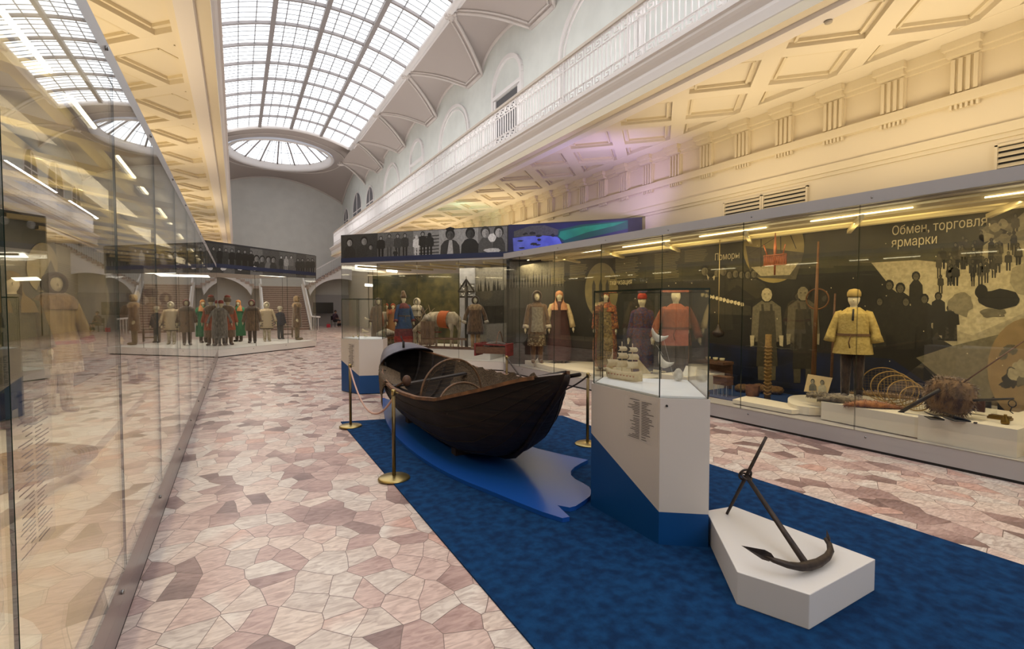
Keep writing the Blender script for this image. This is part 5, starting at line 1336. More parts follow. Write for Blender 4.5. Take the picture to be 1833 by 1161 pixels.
M(428, 611, 537, 'mannequin in bright green robe and orange kerchief', -30, coat=GRN, hem=.25, flare=1.2, hat='kerchief', hatm=cloth('kerchief_amber', '#b0743c', '#8e5a30'), boots=F_DK, arms=25)
M(409, 617, 531, 'mannequin in brown and orange fur coat with a red-topped fur hat', 15, coat=ORG, hem=.3, flare=1.15, bands=((.3, .55, F_BR), (1.15, 1.5, F_BR)), hat='furhat', hatm=F_BR, collar=F_BR, boots=F_BR, arms=14)
p = foot(409, 617, ZP); mb = MB(); Hh = H_at(p, 531, 409)
mb.ball((p[0], p[1], p[2] + Hh * 1.0), .1, .1, .07); tag(mb.build('red_hat_crown', RED), 'red crown of the fur hat worn near the mirror edge of the long case', 'hat')
M(397, 618, 537, 'slim grey fur-dressed mannequin against the corner edge of the long left case', 20, coat=F_GREY, hem=.3, hat='cap', hatm=RED, boots=F_GREY, arms=22)
p = foot(515, 604, ZP); t = thing('stool', 'small brown wooden stool between the dark-jacket and long-coat mannequins', 'stool', p)
mb = MB(); mb.box(-.22, .22, -.16, .16, .46, .5); mb.build('seat', mat('stool_wood', h('#5a4636'), .6), t, local=True)
for a in (-1, 1):
    for b in (-1, 1): mb = MB(); mb.box(a * .19 - .02, a * .19 + .02, b * .13 - .02, b * .13 + .02, 0, .46); mb.build('leg', MATS['stool_wood'], t, local=True)
mb = MB()
for a in (-1, 1): mb.box(-.19, .19, a * .13 - .012, a * .13 + .012, .14, .18)
mb.build('stretcher', MATS['stool_wood'], t, local=True)
# near mannequin in the long left case
def plain_loc(px_, X, Z): p = at(px_, 600, X=X); return (p.x, p.y, Z)
loc = plain_loc(100, -1.9, .42)
mannequin(loc, R(40), 1.62, 'pale yellow suede-clad mannequin with red bands behind the near left glass', coat=mat('suede_yellow', h('#b39a63'), .9, col2=h('#8e7746'), scale=7, stretch=(3, 3, .5)), hem=.5, flare=1.3, hat='hood', hatm=F_DK, collar=F_TAN, boots=F_WH, arms=20, bands=((.5, .62, F_WH), (.86, .89, RED), (.93, .95, F_DK)), cuff=RED)
loc2 = plain_loc(22, -2.1, .42)
mannequin(loc2, R(30), 1.6, 'mannequin in dark olive coat in the shadow at the left edge of the photo', coat=cloth('cloth_olive', '#4c4a2c', '#3a3a24'), hem=.4, flare=1.2, hat='kerchief', hatm=cloth('kerchief_olive', '#6e5a30'), boots=F_DK, arms=16)
mb = MB(); mb.prism([(-2.42, 3.6), (-1.3, 4.2), (-1.15, 5.2), (-1.2, 9.2), (-2.42, 9.6)], .316, .42); tag(mb.build('stepped_plinth', PLINTHCREAM), 'cream stepped plinth under the near mannequins in the left case', 'plinth')
mb = MB(); mb.prism(smooth([(-1.5, 2.6), (-.85, 2.5), (-.8, 3.1), (-1.3, 3.5), (-1.9, 3.2)], 5), .42, .5) if False else mb.prism(smooth([(-1.5, 1.9), (-.8, 1.8), (-.7, 2.6), (-1.2, 3.0), (-1.9, 2.6)], 5), .315, .4)
tag(mb.build('curved_plinth', PLINTHCREAM), 'rounded cream plinth carrying the pelt behind the near left glass', 'plinth')
mb = MB(); mb.smooth = True
pts = [(-1.35, 1.95, .42), (-1.25, 2.15, .44), (-1.12, 2.4, .44), (-1.0, 2.62, .43), (-.93, 2.75, .43)]
mb.tube(pts, [.03, .07, .08, .05, .015], 10); mb.tube([(-1.0, 2.6, .43), (-.88, 2.62, .42)], [.02, .01], 6); mb.tube([(-1.22, 2.2, .43), (-1.08, 2.14, .42)], [.02, .012], 6)
tag(mb.build('animal_pelt', F_TAN), 'brown animal pelt lying on the curved plinth behind the near left glass', 'pelt')
mb = MB(); mb.box(-1.25, -.98, 2.0, 2.35, .401, .43); tag(mb.build('fur_mat', F_DK), 'dark fur mat under the pelt behind the near left glass', 'mat')
mb = MB(); mb.smooth = True
mb.tube([(-1.9, 4.2, .45), (-1.6, 4.6, .5), (-1.3, 5.0, .5), (-1.1, 5.4, .46)], [.08, .16, .17, .06], 12)
tag(mb.build('fur_hide', fur('hide_ochre', '#a88a52', '#836a3e')), 'ochre fur hide heaped in the left case farther from the camera', 'hide')
for i, (y, c, ht, lb) in enumerate(((11.2, F_BR, 'hood', 'brown fur mannequin dimly seen through the middle of the left case'), (13.2, F_TAN, 'furhat', 'tan fur mannequin dimly seen farther along the left case'), (15.6, F_GREY, 'hood', 'grey fur mannequin dimly seen far along the left case'))):
    mannequin((-1.6, y, .315), R(45), 1.65, lb, coat=c, hem=.45, hat=ht, hatm=F_DK, arms=18)
def tufts(mb, n, ln, w_=.006, down=.5):
    F_ = [f for f in mb.f if len(f) == 4]; V_ = [Vector(v) for v in mb.v]; C0 = sum(V_, Vector()) / len(V_)
    for i in range(n):
        f = rnd.choice(F_); a, b, c, d = (V_[k] for k in f); p = a.lerp(b, rnd.random()).lerp(d.lerp(c, rnd.random()), rnd.random()); nr = (b - a).cross(d - a)
        if nr.length < 1e-9: continue
        nr.normalize()
        if nr.dot(p - C0) < 0: nr = -nr
        q = p + (nr * (1 - down * .5) + Vector((rnd.uniform(-.5, .5), rnd.uniform(-.5, .5), -down))).normalized() * ln * rnd.uniform(.6, 1.3)
        sd_ = nr.orthogonal().normalized() * w_; s2 = nr.cross(sd_).normalized() * w_
        mb.add([p - nr * .004 + sd_, p - nr * .004 - sd_ * .5 + s2, p - nr * .004 - sd_ * .5 - s2, q], [(0, 1, 3), (1, 2, 3), (2, 0, 3)])
# ---- far right case
ZR = .5
M(723, 606, 521, 'mannequin in blue and burgundy robe with a tall brown cap behind the boat hood', 25, coat=BLUEC, hem=.12, flare=1.45, bands=((.12, .4, RED), (.4, .6, BURG), (1.3, 1.5, BURG)), hat='horn', hatm=F_BR, belt=F_DK, boots=F_BR, arms=18, wid=1.05, cuff=BURG, Z=ZR, depth=(Vector((*FA, 0)) - nR * .55, nR))
M(851, 626, 529.5, 'mannequin in brown fur coat with pale fur collar and cuffs, nearest the diagonal glass', 0, coat=F_BR, hem=.5, flare=1.15, bands=((.5, .58, F_DK),), hat='hood', hatm=F_DK, collar=F_TAN, boots=F_TAN, cuff=F_WH, arms=24, wid=1.1, Z=ZR, bare_hands=False, depth=(Vector((*FA, 0)) - nR * .5, nR))
M(747, 596, 533, 'mannequin in dark and white fur parka behind the reindeer', -30, coat=F_DK, hem=.6, bands=((1.1, 1.3, F_WH),), hat='hood', hatm=F_WH, collar=F_WH, boots=F_WH, arms=26, Z=ZR, depth=(Vector((*FA, 0)) - nR * 1.1, nR))
PLAID = patterned('plaid_rust', h('#8a5a36'), h('#5c3a2a'), h('#a87c50'), 16, 'z')
for px_, lb in ((692, 'mannequin in rust plaid dress, left of the pair deep in the far case'), (704, 'mannequin in rust plaid dress, right of the pair deep in the far case')):
    M(px_, 600, 543, lb, 0, coat=PLAID, hem=.2, flare=1.2, hat='kerchief', hatm=ORG, Z=ZR, depth=(Vector((*FA, 0)) - nR * 1.6, nR))
M(677, 603, 533, 'mannequin in a long plain brown hooded coat beside the plaid pair', 20, coat=F_BR, hem=.15, flare=1.1, hat='hood', hatm=F_BR, Z=ZR, depth=(Vector((*FA, 0)) - nR * .9, nR))
# reindeer
PR = Vector((*FA, 0)) - nR * .7
def rd(px_, py_): q = onpl(px_, py_, PR, nR); return q
t = thing('reindeer', 'stuffed pale reindeer with orange saddle cloth harnessed to the sledge', 'reindeer', (rd(790, 600).x, rd(790, 600).y, ZR))
RF = fur('reindeer_hide', '#b5a68a', '#8c7c62', 10); mb = MB(); mb.smooth = True
body = [rd(821, 574), rd(812, 570), rd(798, 572), rd(782, 571), rd(772, 570), rd(763, 572), rd(756, 580), rd(750, 585), rd(743, 590), rd(739, 592)]
for p_ in body: p_.z += 0
mb.tube(body, [.12, .20, .23, .22, .19, .12, .09, .085, .06, .03], 14)
for (x, dn) in ((817, .08), (808, -.08), (779, .08), (772, -.08)):
    a = rd(x, 576) - nR * dn; b = rd(x + (3 if x > 800 else 1), 592) - nR * dn; c = rd(x + (1 if x > 800 else 0), 610) - nR * dn; c.z = ZR + .01
    mb.tube([a, a.lerp(b, .5), b, c + Vector((0, 0, .05)), c], [.10, .08, .045, .03, .035], 8)
mb.tube([rd(822, 570), rd(826, 576)], [.04, .015], 6)
mb.build('body', RF, t)
mb = MB()
for sgn in (-1, 1):
    b0 = rd(752, 582) - nR * .06 * sgn; mb.tube([b0, b0 + Vector((.06, .0, .2)), b0 + Vector((.22, .05, .38)) - nR * .15 * sgn, b0 + Vector((.12, .0, .6)) - nR * .2 * sgn], [.02, .018, .014, .008], 6)
    mb.tube([b0 + Vector((.04, 0, .12)), b0 + Vector((-.12, 0, .24))], [.014, .006], 5); mb.tube([b0 + Vector((.2, .04, .34)) - nR * .12 * sgn, b0 + Vector((.36, .05, .5)) - nR * .15 * sgn], [.012, .006], 5)
mb.build('antlers', mat('antler', h('#7d6a50'), .7), t)
mb = MB(); mb.tube([rd(789, 571), rd(795, 571.5), rd(805, 572)], [.243, .247, .25], 16, False); mb.build('saddle_cloth', patterned('saddle_orange', h('#a4481c'), h('#c98a3c'), h('#8e2f1a'), 14, 'z'), t)
mb = MB(); mb.tube([rd(741, 588), rd(752, 596), rd(765, 594), rd(790, 594)], .014, 6); mb.build('rein', RED, t)
mb = MB(); c = rd(771, 568) + nR * .2; mb.tube([c, c + nR * .03], .10, 18); mb.mi(1); mb.tube([c + nR * .02, c + nR * .035], .06, 14)
tag(mb.build('harness_disc', [F_WH, mat('disc_pale', h('#cbbda6'), .6)]), 'round white fur disc on the shoulder of the reindeer', 'disc')
mb = MB(); mb.smooth = True
a = rd(764, 574) + nR * .32; b = rd(786, 574) + nR * .32; lo = .34
rows = []
for j in range(7):
    tt = j / 6; rows.append([tuple(a.lerp(b, i / 10) + nR * (.05 * math.sin(i * 1.7) + .03) + Vector((0, 0, -(a.z - ZR - .08) * tt))) for i in range(11)])
mb.loft(rows, False, False); mb.loft([[tuple(Vector(p) - nR * .04) for p in r_] for r_ in rows], False, False)
tag(mb.build('fringed_apron', mat('fringe_brown', h('#8a7058'), .9, col2=h('#5e4a3a'), scale=24, stretch=(4, 4, .3), bump=.8)), 'long brown fringed fur harness hanging before the reindeer', 'harness')
WOODB = mat('brown_wood', h('#6b4c36'), .65, col2=h('#54392a'), scale=10, stretch=(1, 1, 4)); REDW = mat('red_painted_wood', h('#7d2f2c'), .6, col2=h('#632523'), scale=12)
t = thing('sledge', 'long low wooden sledge runners behind the boat hoop', 'sledge', (rd(790, 606).x, rd(790, 606).y, ZR))
mb = MB()
for d_ in (.25, .75): 
    A = rd(740, 612) ; B = rd(850, 612)
    A = onpl(742, 606, (0, 0, ZR + .05), Vector((0, 0, 1))); 
for off in (.15, .55):
    P_ = Vector((*FA, 0)) - nR * off; A = onpl(755, 610, P_, nR); B = onpl(862, 610, P_, nR); A.z = B.z = ZR + .03
    mb.tube([A + Vector((-.1, .1, .25)), A, B, B + Vector((.08, -.08, .2))], .022, 6)
mb.build('runner', WOODB, t)
mb = MB()
for off in (.15, .55):
    P_ = Vector((*FA, 0)) - nR * off; A = onpl(757, 610, P_, nR); B = onpl(835, 610, P_, nR); A.z = B.z = ZR + .28
    mb.tube([A, B], .018, 6)
    for q in range(5): c = A.lerp(B, (q + .5) / 5); mb.tube([(c.x, c.y, ZR + .03), (c.x, c.y, ZR + .28)], .014, 5)
mb.build('rail', WOODB, t)
# red cradle sledge
c = Vector(foot(884, 636, ZR)); t = thing('cradle_sledge', 'small red-sided wooden cradle sledge with bent hoop beside the case corner', 'sledge', c, math.atan2(dirR.y, dirR.x))
for q in (-1, 1):
    mb = MB(); mb.box(-.38, .38, q * .2 - .012, q * .2 + .012, .06, .22); mb.build('side_board', WOODB, t, local=True)
mb = MB(); mb.box(-.42, .42, -.22, .22, .1, .12); mb.build('floor_board', WOODB, t, local=True)
mb = MB(); mb.tube([(.15, -.22 + .44 * i / 12, .3 + .28 * math.sin(math.pi * i / 12)) for i in range(13)], .012, 6); mb.build('hoop', WOODB, t, local=True)
for q in (-1, 1):
    mb = MB(); mb.beam((-.42, q * .21, .29), (.42, q * .21, .27), .025, .03); mb.build('top_rail', REDW, t, local=True)
for x in (-.42, .38): mb = MB(); mb.box(x, x + .04, -.22, .22, .0, .3); mb.build('end_post', REDW, t, local=True)
mb = MB(); mb.ball((c.x + .05, c.y, ZR + .24), .3, .2, .1, 12, 7, .06); tag(mb.build('fur_bundle', F_DK), 'dark bundle lying in the red cradle sledge', 'bundle')
# left sled with white pelts
c = Vector(foot(692, 606, ZR)); c = onpl(692, 600, Vector((*FA, 0)) - nR * .6, nR); c.z = ZR
t = thing('hand_sled', 'low wooden hand sled left of the blue-robed mannequin', 'sled', c, .5)
mb = MB()
for q in (-1, 1):
    mb.tube([(-.55, q * .16, .02), (.5, q * .16, .02), (.62, q * .16, .14)], .018, 6)
    for x in (-.35, 0, .35): mb.tube([(x, q * .16, .02), (x, q * .14, .26)], .014, 5)
mb.build('runner', WOODB, t, local=True)
mb = MB(); mb.box(-.5, .5, -.18, .18, .26, .285); mb.build('deck', WOODB, t, local=True)
mb = MB(); mb.smooth = True; mb.tube([(c.x - .3, c.y - .15, ZR + .36), (c.x, c.y, ZR + .40), (c.x + .3, c.y + .15, ZR + .35)], [.06, .12, .05], 10); tag(mb.build('white_pelt', F_WH), 'white pelt rolled on the hand sled', 'pelt')
mb = MB(); q0 = onpl(835, 610, Vector((*FA, 0)) - nR * 1.1, nR); mb.tube([(q0.x, q0.y, ZR), (q0.x, q0.y, 2.25)], .05, 8); mb.tube([(q0.x, q0.y, 2.2), (q0.x, q0.y, 2.55)], [.05, .004], 8)
for zz, w_ in ((2.1, .26), (1.95, .2)): mb.beam((q0.x - w_ * dirR.x, q0.y - w_ * dirR.y, zz), (q0.x + w_ * dirR.x, q0.y + w_ * dirR.y, zz), .05, .05)
mb.beam((q0.x - .26 * dirR.x, q0.y - .26 * dirR.y, 2.1), (q0.x, q0.y, 2.45), .04, .04); mb.beam((q0.x + .26 * dirR.x, q0.y + .26 * dirR.y, 2.1), (q0.x, q0.y, 2.45), .04, .04)
tag(mb.build('grave_cross', mat('dark_carved_wood', h('#2e2824'), .7)), 'dark carved wooden cross with a little gable roof behind the fur mannequin', 'cross')
# ---- right case: plinths
def plinth(poly, z0, z1, label, nm='display_plinth'):
    mb = MB(); mb.prism(poly, z0, z1); return tag(mb.build(nm, PLINTHCREAM), label, 'plinth')
def XYr(px_, py_, Z): p = at(px_, py_, Z=Z); return (p.x, p.y)
B0 = .221
plinth([(6.38, 11.0), (6.2, 9.6), (6.32, 8.0), (7.9, 7.6), (7.9, 9.6), (7.1, 10.4)], B0, .32, 'low cream plinth under the two mannequins at the far end of the right case')
mb = MB(); mb.prism([(6.6, 7.9), (6.75, 4.3), (8.0, 4.3), (8.0, 7.9)], B0, .232); tag(mb.build('floor_felt', mat('blue_felt', h('#14305c'), .9)), 'dark blue felt on the floor of the right case', 'felt')
plinth([(6.52, 7.7), (6.5, 6.9), (7.1, 6.9), (7.2, 7.7)], .233, .36, 'cream block under the tall shawl mannequin')
plinth([(6.5, 6.5), (6.6, 5.95), (7.6, 6.0), (7.6, 6.6)], .233, .5, 'cream block with open book stands, behind the near vitrine')
plinth([(6.52, 5.0), (6.55, 4.1), (6.95, 4.0), (7.0, 5.1)], .233, .29, 'low cream board under the birch-bark basket')
plinth(smooth([(6.75, 4.25), (6.75, 3.9), (7.4, 3.8), (7.9, 4.2), (7.4, 4.6)], 5), .233, .34, 'rounded cream plinth left of the furs')
plinth([(6.62, 3.75), (6.6, 2.72), (6.75, 2.2), (7.95, 2.2), (7.95, 3.9), (7.2, 4.05)], .233, .46, 'long cream plinth carrying the furs and the linen-clad mannequin')
plinth([(6.62, 2.7), (6.6, 1.98), (7.95, 1.98), (7.95, 2.18), (6.9, 2.18), (6.9, 2.7)], .461 if False else B0, .455 if False else .46, 'cream block in the foreground of the right case with ledgers') if False else plinth([(6.58, 2.68), (6.6, 1.88), (7.95, 1.88), (7.95, 2.19), (6.74, 2.19), (6.598, 2.68)], B0, .50, 'cream block under the dark ledgers at the front of the right case')
plinth([(6.62, 1.7), (6.64, .6), (7.9, .6), (7.9, 1.7)], B0, .4, 'cream block at the right edge of the photo inside the case')
# mannequins of the right case
def MR(px_, X, ty, Z, label, rot=0, **k):
    p = at(px_, 600, X=X); loc = (p.x, p.y, Z); Hh = H_at(loc, ty, px_); head = {'hood': 1.035, 'kerchief': 1.02, 'cap': 1.05, 'furhat': 1.07, 'horn': 1.11}.get(k.get('hat'), 1.02)
    return mannequin(loc, -math.atan2(loc[0], loc[1]) + R(rot), Hh / head, label, **k)
MR(961, 6.36, 520, .32, 'mannequin in short brown fur coat with pale edging, first in the right case', 5, coat=F_BR, hem=.7, hat='hood', hatm=F_DK, apron=cloth('cloth_grey_stripe', '#8a8272', '#6a6254'), undersk=(patterned('skirt_lace', h('#5a4a32'), h('#8c8064'), h('#4a3c2a'), 30), .42), boots=F_BR, cuff=F_WH, arms=14)
MR(1001, 6.85, 521, .32, 'mannequin in pink headscarf and long brown sleeveless dress', 0, coat=cloth('dress_brown', '#4a2a26', '#3a2120'), hem=.06, flare=1.35, hat='kerchief', hatm=cloth('scarf_pink', '#c08c66', '#ab7856'), boots=F_DK, arms=20)
for o_ in [o for o in bpy.data.objects if o.name.startswith('sleeve') and o.parent and 'pink headscarf' in o.parent.get('label', '')]: o_.data = o_.data.copy(); o_.data.materials[0] = cloth('linen_sleeve', '#c9b488', '#b8a276')
SHAWL = patterned('shawl_paisley', h('#8a4328'), h('#5c3a30'), h('#a8703c'), 34)
MR(1083, 6.85, 521, .36, 'tall mannequin wrapped in an orange patterned shawl and long flowered dress', 0, coat=SHAWL, hem=.05, flare=1.2, hat='kerchief', hatm=SHAWL, boots=F_DK, arms=8, apron=patterned('dress_flowered', h('#7a6438'), h('#5a4a34'), h('#8f7a4c'), 46), bands=(), sleeve=.8)
MR(1149, 7.1, 524, .233, 'mannequin in red head kerchief and dark blue flowered shawl', -15, coat=patterned('shawl_navy_red', h('#2c2440'), h('#5c2630'), h('#3a3058'), 40), hem=.06, flare=1.1, hat='cap', hatm=cloth('kerchief_red', '#b03a22', '#902c1c'), boots=F_DK, arms=12, wid=.92)
MR(1209, 6.95, 519, .25, 'mannequin in orange-pink belted shirt and dark trousers behind the near vitrine', 5, coat=cloth('shirt_terracotta', '#9c5434', '#84452c'), hem=.74, flare=1.15, hat=None, belt=cloth('belt_dark', '#5c2e28'), bands=((.74, 1.05, cloth('shirt_pink', '#a05a4c', '#8c4a40')),), apron=None, boots=cloth('trousers_black', '#1d1d22'), arms=26, wid=1.15)
LIN = mat('linen_yellow', h('#b8a05c'), .95, col2=h('#a48d4c'), scale=30, bump=.5)
tm = MR(1527, 7.15, 517, .46, 'mannequin in belted yellow linen tunic and striped knit cap beside the furs', -2, coat=LIN, hem=.74, flare=1.25, hat='cap', hatm=patterned('knit_striped', h('#a88c4c'), h('#3c3226'), h('#b8a05c'), 34, 'z'), belt=cloth('rope_belt', '#5c4228'), boots=F_DK, arms=19, wid=1.1, bare_hands=False, sleeve=.72, bell=1.25)
ts_ = max(v.co.z for c_ in tm.children if c_.name.startswith('figure') for v in c_.data.vertices) / 1.735
mb = MB(); mb.tube([(0, -.10 * ts_, 1.455 * ts_), (.0, -.158 * ts_, 1.40 * ts_), (.0, -.175 * ts_, 1.28 * ts_)], .012, 5); mb.build('neck_slit', DARK, tm, local=True)
# exhibits of the right case
def plate_at(px_, py_, X): return at(px_, py_, X=X)
t_ = at(1374, 690, X=7.1); mb = MB(); mb.tube([(t_.x, t_.y, .233), (t_.x, t_.y, at(1374, 598, X=7.1).z)], .045, 10); 
for q in range(14): zq = .35 + q * .055; mb.tube([(t_.x + .05 * math.cos(a), t_.y + .05 * math.sin(a), zq + .01 * math.sin(a * 3)) for a in [2 * math.pi * i / 12 for i in range(13)]], .012, 5)
tag(mb.build('braided_straw_post', mat('straw', h('#806434'), .9, col2=h('#6a5028'), scale=30)), 'upright braided straw post in the middle of the right case', 'post')
def pole(px0, py0, px1, py1, X, r0, r1, label, m=WOODB, nm='wooden_pole'):
    mb = MB(); a, b = at(px0, py0, X=X), at(px1, py1, X=X); mb.tube([a, a.lerp(b, .5), b], [r0, (r0 + r1) / 2 * 1.1, r1], 8); return tag(mb.build(nm, m), label, 'pole')
WOODY = mat('ochre_wood', h('#6e4824'), .6, col2=h('#5a3a1e'), scale=9, stretch=(4, 4, .5))
pole(1456, 676, 1465, 432, 7.3, .035, .012, 'tall tapering ochre pole leaning near the linen-clad mannequin', WOODY)
pole(1488, 676, 1495, 525, 7.7, .02, .012, 'shorter dark pole behind the linen-clad mannequin', WOODB)
mb = MB(); c = at(1463, 535, X=7.75); mb.tube([(c.x, c.y + .17 * math.cos(a), c.z + .155 * math.sin(a)) for a in [2 * math.pi * i / 30 for i in range(31)]], .012, 6); tag(mb.build('wooden_hoop', WOODY), 'thin wooden hoop hanging behind the tall ochre pole', 'hoop')
# photo card
a, b, c_, d_ = at(1439, 700, X=6.98), at(1481, 705, X=6.98), at(1490, 676, X=7.1), at(1446, 669, X=7.1)
t = thing('photo_card', 'sepia card with two seated men leaning on the cream plinth', 'card', a.lerp(b, .5))
mb = MB(); mb.slab([a, b, c_, d_], (b - a).cross(d_ - a), -.006); mb.build('card', mat('card_sepia', h('#b29a6c'), .6), t)
nn = (b - a).cross(d_ - a).normalized(); nn = nn if nn.x < 0 else -nn
pr = Print(a + nn * .003, (b - a), nn, .8); pr.bust(1455, 678, 699, 14, .25, .55, .12); pr.bust(1472, 680, 701, 15, .5, .5, .15); pr.build(t)
# furs on the long plinth
def pelt(pts, rs, m, label):
    mb = MB(); mb.smooth = True; P = [Vector(p) for p in pts]
    rows = []
    for i, (p, r_) in enumerate(zip(P, rs)):
        d = (P[min(i + 1, len(P) - 1)] - P[max(i - 1, 0)]).normalized(); sd_ = Vector((-d.y, d.x, 0)).normalized()
        rows.append([tuple(p + sd_ * r_ * math.cos(a) * (1 + rnd.uniform(-.1, .1)) + Vector((0, 0, r_ * .42 * (math.sin(a) + .9)))) for a in [2 * math.pi * k / 12 for k in range(12)]])
    mb.loft(rows); tufts(mb, 420, .03, .004, .2); return tag(mb.build('animal_pelt', m), label, 'pelt')
FOX = fur('fox_fur', '#a8703c', '#7c4a28', 18); WOLF = fur('wolf_fur', '#8a7c62', '#5c5040', 18)
def L_(p, q, n, Z=.46): a, b = Vector((*XYr(*p, Z), Z)), Vector((*XYr(*q, Z), Z)); return [a.lerp(b, i / (n - 1)) for i in range(n)]
pelt(L_((1444, 708), (1490, 714), 5), [.02, .07, .09, .08, .03], WOLF, 'grey pelt at the left end of the long cream plinth')
pelt(L_((1462, 716), (1560, 724), 7), [.03, .08, .12, .11, .1, .09, .03], WOLF, 'mottled grey-brown pelt in front of the linen-clad mannequin')
pelt(L_((1510, 726), (1618, 732), 7), [.03, .07, .1, .1, .09, .06, .02], FOX, 'orange fox pelt along the front of the long cream plinth')
pelt(L_((1520, 704), (1640, 716), 6), [.03, .06, .08, .08, .06, .02], F_TAN, 'pale tan pelt lying before the wicker discs')
# wicker discs
for i, (px_, py_, r_) in enumerate(((1582, 684, .215), (1597, 690, .2), (1608, 694, .185), (1622, 700, .165), (1640, 706, .14))):
    X = 7.35 - i * .09; c = at(px_, py_, X=X); c.z = .47 + r_ * .98 + .0
    t = thing('wicker_disc', ['largest and leftmost', 'second largest', 'third', 'fourth', 'smallest and rightmost'][i] + ' of the five round net-filled wicker hoops behind the furs', 'hoop', (c.x, c.y, .47))
    n_ = Vector((-.75, -.66, .25)).normalized(); u_ = Vector((.66, -.75, 0)).normalized(); v_ = n_.cross(u_)
    pts = [c + u_ * r_ * math.cos(a) * 1.15 + v_ * r_ * math.sin(a) for a in [2 * math.pi * q / 32 for q in range(33)]]
    mb = MB(); mb.tube(pts, .007, 6); mb.build('rim', mat('wicker', h('#9a7c44'), .7), t)
    mb = MB()
    for q in range(1, 12):
        f = -1 + q / 6; hh = math.sqrt(max(0, 1 - f * f))
        mb.tube([c + u_ * r_ * f * 1.15 + v_ * r_ * hh, c + u_ * r_ * f * 1.15 - v_ * r_ * hh], .0018, 3); mb.tube([c + v_ * r_ * f + u_ * r_ * hh * 1.15, c + v_ * r_ * f - u_ * r_ * hh * 1.15], .0018, 3)
    mb.build('netting', mat('wicker_net', h('#6b5630'), .8), t)
# fur bag with strap, long ski board, carved whip
mb = MB(); mb.smooth = True; c = at(1700, 705, X=6.95)
mb.lathe([(.10, -.2), (.17, -.14), (.2, -.02), (.19, .1), (.13, .17), (.05, .2)], (c.x, c.y, .70), 20, .8, 1.15, jit=.1); tufts(mb, 900, .05); tag(mb.build('fur_bag', fur('badger_fur', '#8a6a44', '#4a3424', 14)), 'shaggy brown fur bag standing on the dark plank in the right case', 'bag')
pole(1604, 742, 1682, 697, 6.75, .02, .02, 'dark plank-like ski resting on its end before the fur bag', F_DK and mat('dark_ski', h('#2c241e'), .5), 'ski')
pole(1722, 686, 1833, 610, 6.9, .008, .006, 'thin brown staff rising from the fur bag to the right edge', WOODB, 'staff')
pole(1742, 738 - 22, 1815, 713, 6.85, .014, .01, 'dark iron steelyard beam with hook above the glass block', mat('black_iron', h('#23201c'), .5, .5), 'steelyard')
c = at(1812, 722, X=6.85); mb = MB(); mb.tube([(c.x, c.y + .03 * math.cos(a), c.z + .035 * math.sin(a)) for a in [2 * math.pi * i / 16 for i in range(17)]], .005, 5); mb.tube([(c.x, c.y, c.z - .03), (c.x, c.y + .015, c.z - .08), (c.x, c.y - .01, c.z - .1)], .005, 5); tag(mb.build('iron_hook', mat('black_iron', h('#23201c'), .5)), 'black iron hook hanging from the steelyard beam', 'hook')
mb = MB(); c = at(1800, 735, X=6.8); mb.lathe([(.03, 0), (.035, .02), (.032, .05), (.012, .09), (.014, .1)], (c.x, c.y, .5), 14); tag(mb.build('brass_bell', mat('old_brass', h('#7a6028'), .4, .8)), 'small brass bell weight below the iron hook', 'bell')
mb = MB(); c = at(1790, 750, Z=.5); mb.box(c.x - .05, c.x + .05, c.y - .09, c.y + .09, .5, .525); mb.box(c.x - .045, c.x + .045, c.y - .08, c.y + .08, .525, .54); tag(mb.build('brass_box', mat('old_brass', h('#7a6028'), .4, .8)), 'flat old brass box on the right end of the ledger block', 'box')
mb = MB(); c = at(1735, 735, Z=.5); mb.box(c.x + .03, c.x + .06, c.y - .12, c.y + .1, .5, .64); tag(mb.build('brown_folder', mat('folder_brown', h('#4c2f22'), .5)), 'upright brown leather folder behind the ledgers', 'folder')
for (px_, py_, w_, d__, rz, lb) in ((1672, 748, .17, .12, -.5, 'thin black open case lying left of the ledger'), (1712, 750, .2, .15, -.35, 'black slate-like ledger leaning on the front cream block')):
    c = at(px_, py_, Z=.505); t = thing('ledger', lb, 'ledger', (c.x, c.y, .501), rz + 1.2)
    mb = MB(); mb.box(-w_ / 2, w_ / 2, -d__ / 2, d__ / 2, 0, .006); mb.add([(-w_ / 2, -d__ / 2, .006), (w_ / 2, -d__ / 2, .006), (w_ / 2, d__ / 2, .05), (-w_ / 2, d__ / 2, .05), (-w_ / 2, -d__ / 2, .014), (w_ / 2, -d__ / 2, .014), (w_ / 2, d__ / 2, .058), (-w_ / 2, d__ / 2, .058)], [(0, 1, 2, 3), (4, 7, 6, 5), (0, 4, 5, 1), (2, 6, 7, 3), (0, 3, 7, 4), (1, 5, 6, 2)])
    mb.build('cover', mat('black_board', h('#262220'), .5), t, local=True)
    mb = MB(); mb.box(-w_ / 2 + .01, w_ / 2 - .01, -d__ / 2 + .005, d__ / 2 - .01, .006, .009); mb.build('pages', mat('page_grey', h('#8a8272'), .8), t, local=True)
mb = MB(); c = at(1747, 768, X=6.6); mb.box(c.x - .03, c.x + .0, c.y - .01, c.y + .012, .5, .513); tag(mb.build('number_tag', INK), 'tiny dark number tag on the edge of the ledger block', 'tag')
# glass cube
t = thing('glass_cube', 'clear glass cube standing behind the ledgers by the brown folder', 'glass block', (at(1765, 740, Z=.5).x, at(1765, 740, Z=.5).y, .501))
for q, (x0, x1, y0, y1) in enumerate(((-.08, .08, -.07, -.066), (-.08, .08, .066, .07), (-.08, -.076, -.066, .066), (.076, .08, -.066, .066))):
    mb = MB(); mb.box(x0, x1, y0, y1, 0, .15); mb.build('glass_side', GLASS, t, local=True)
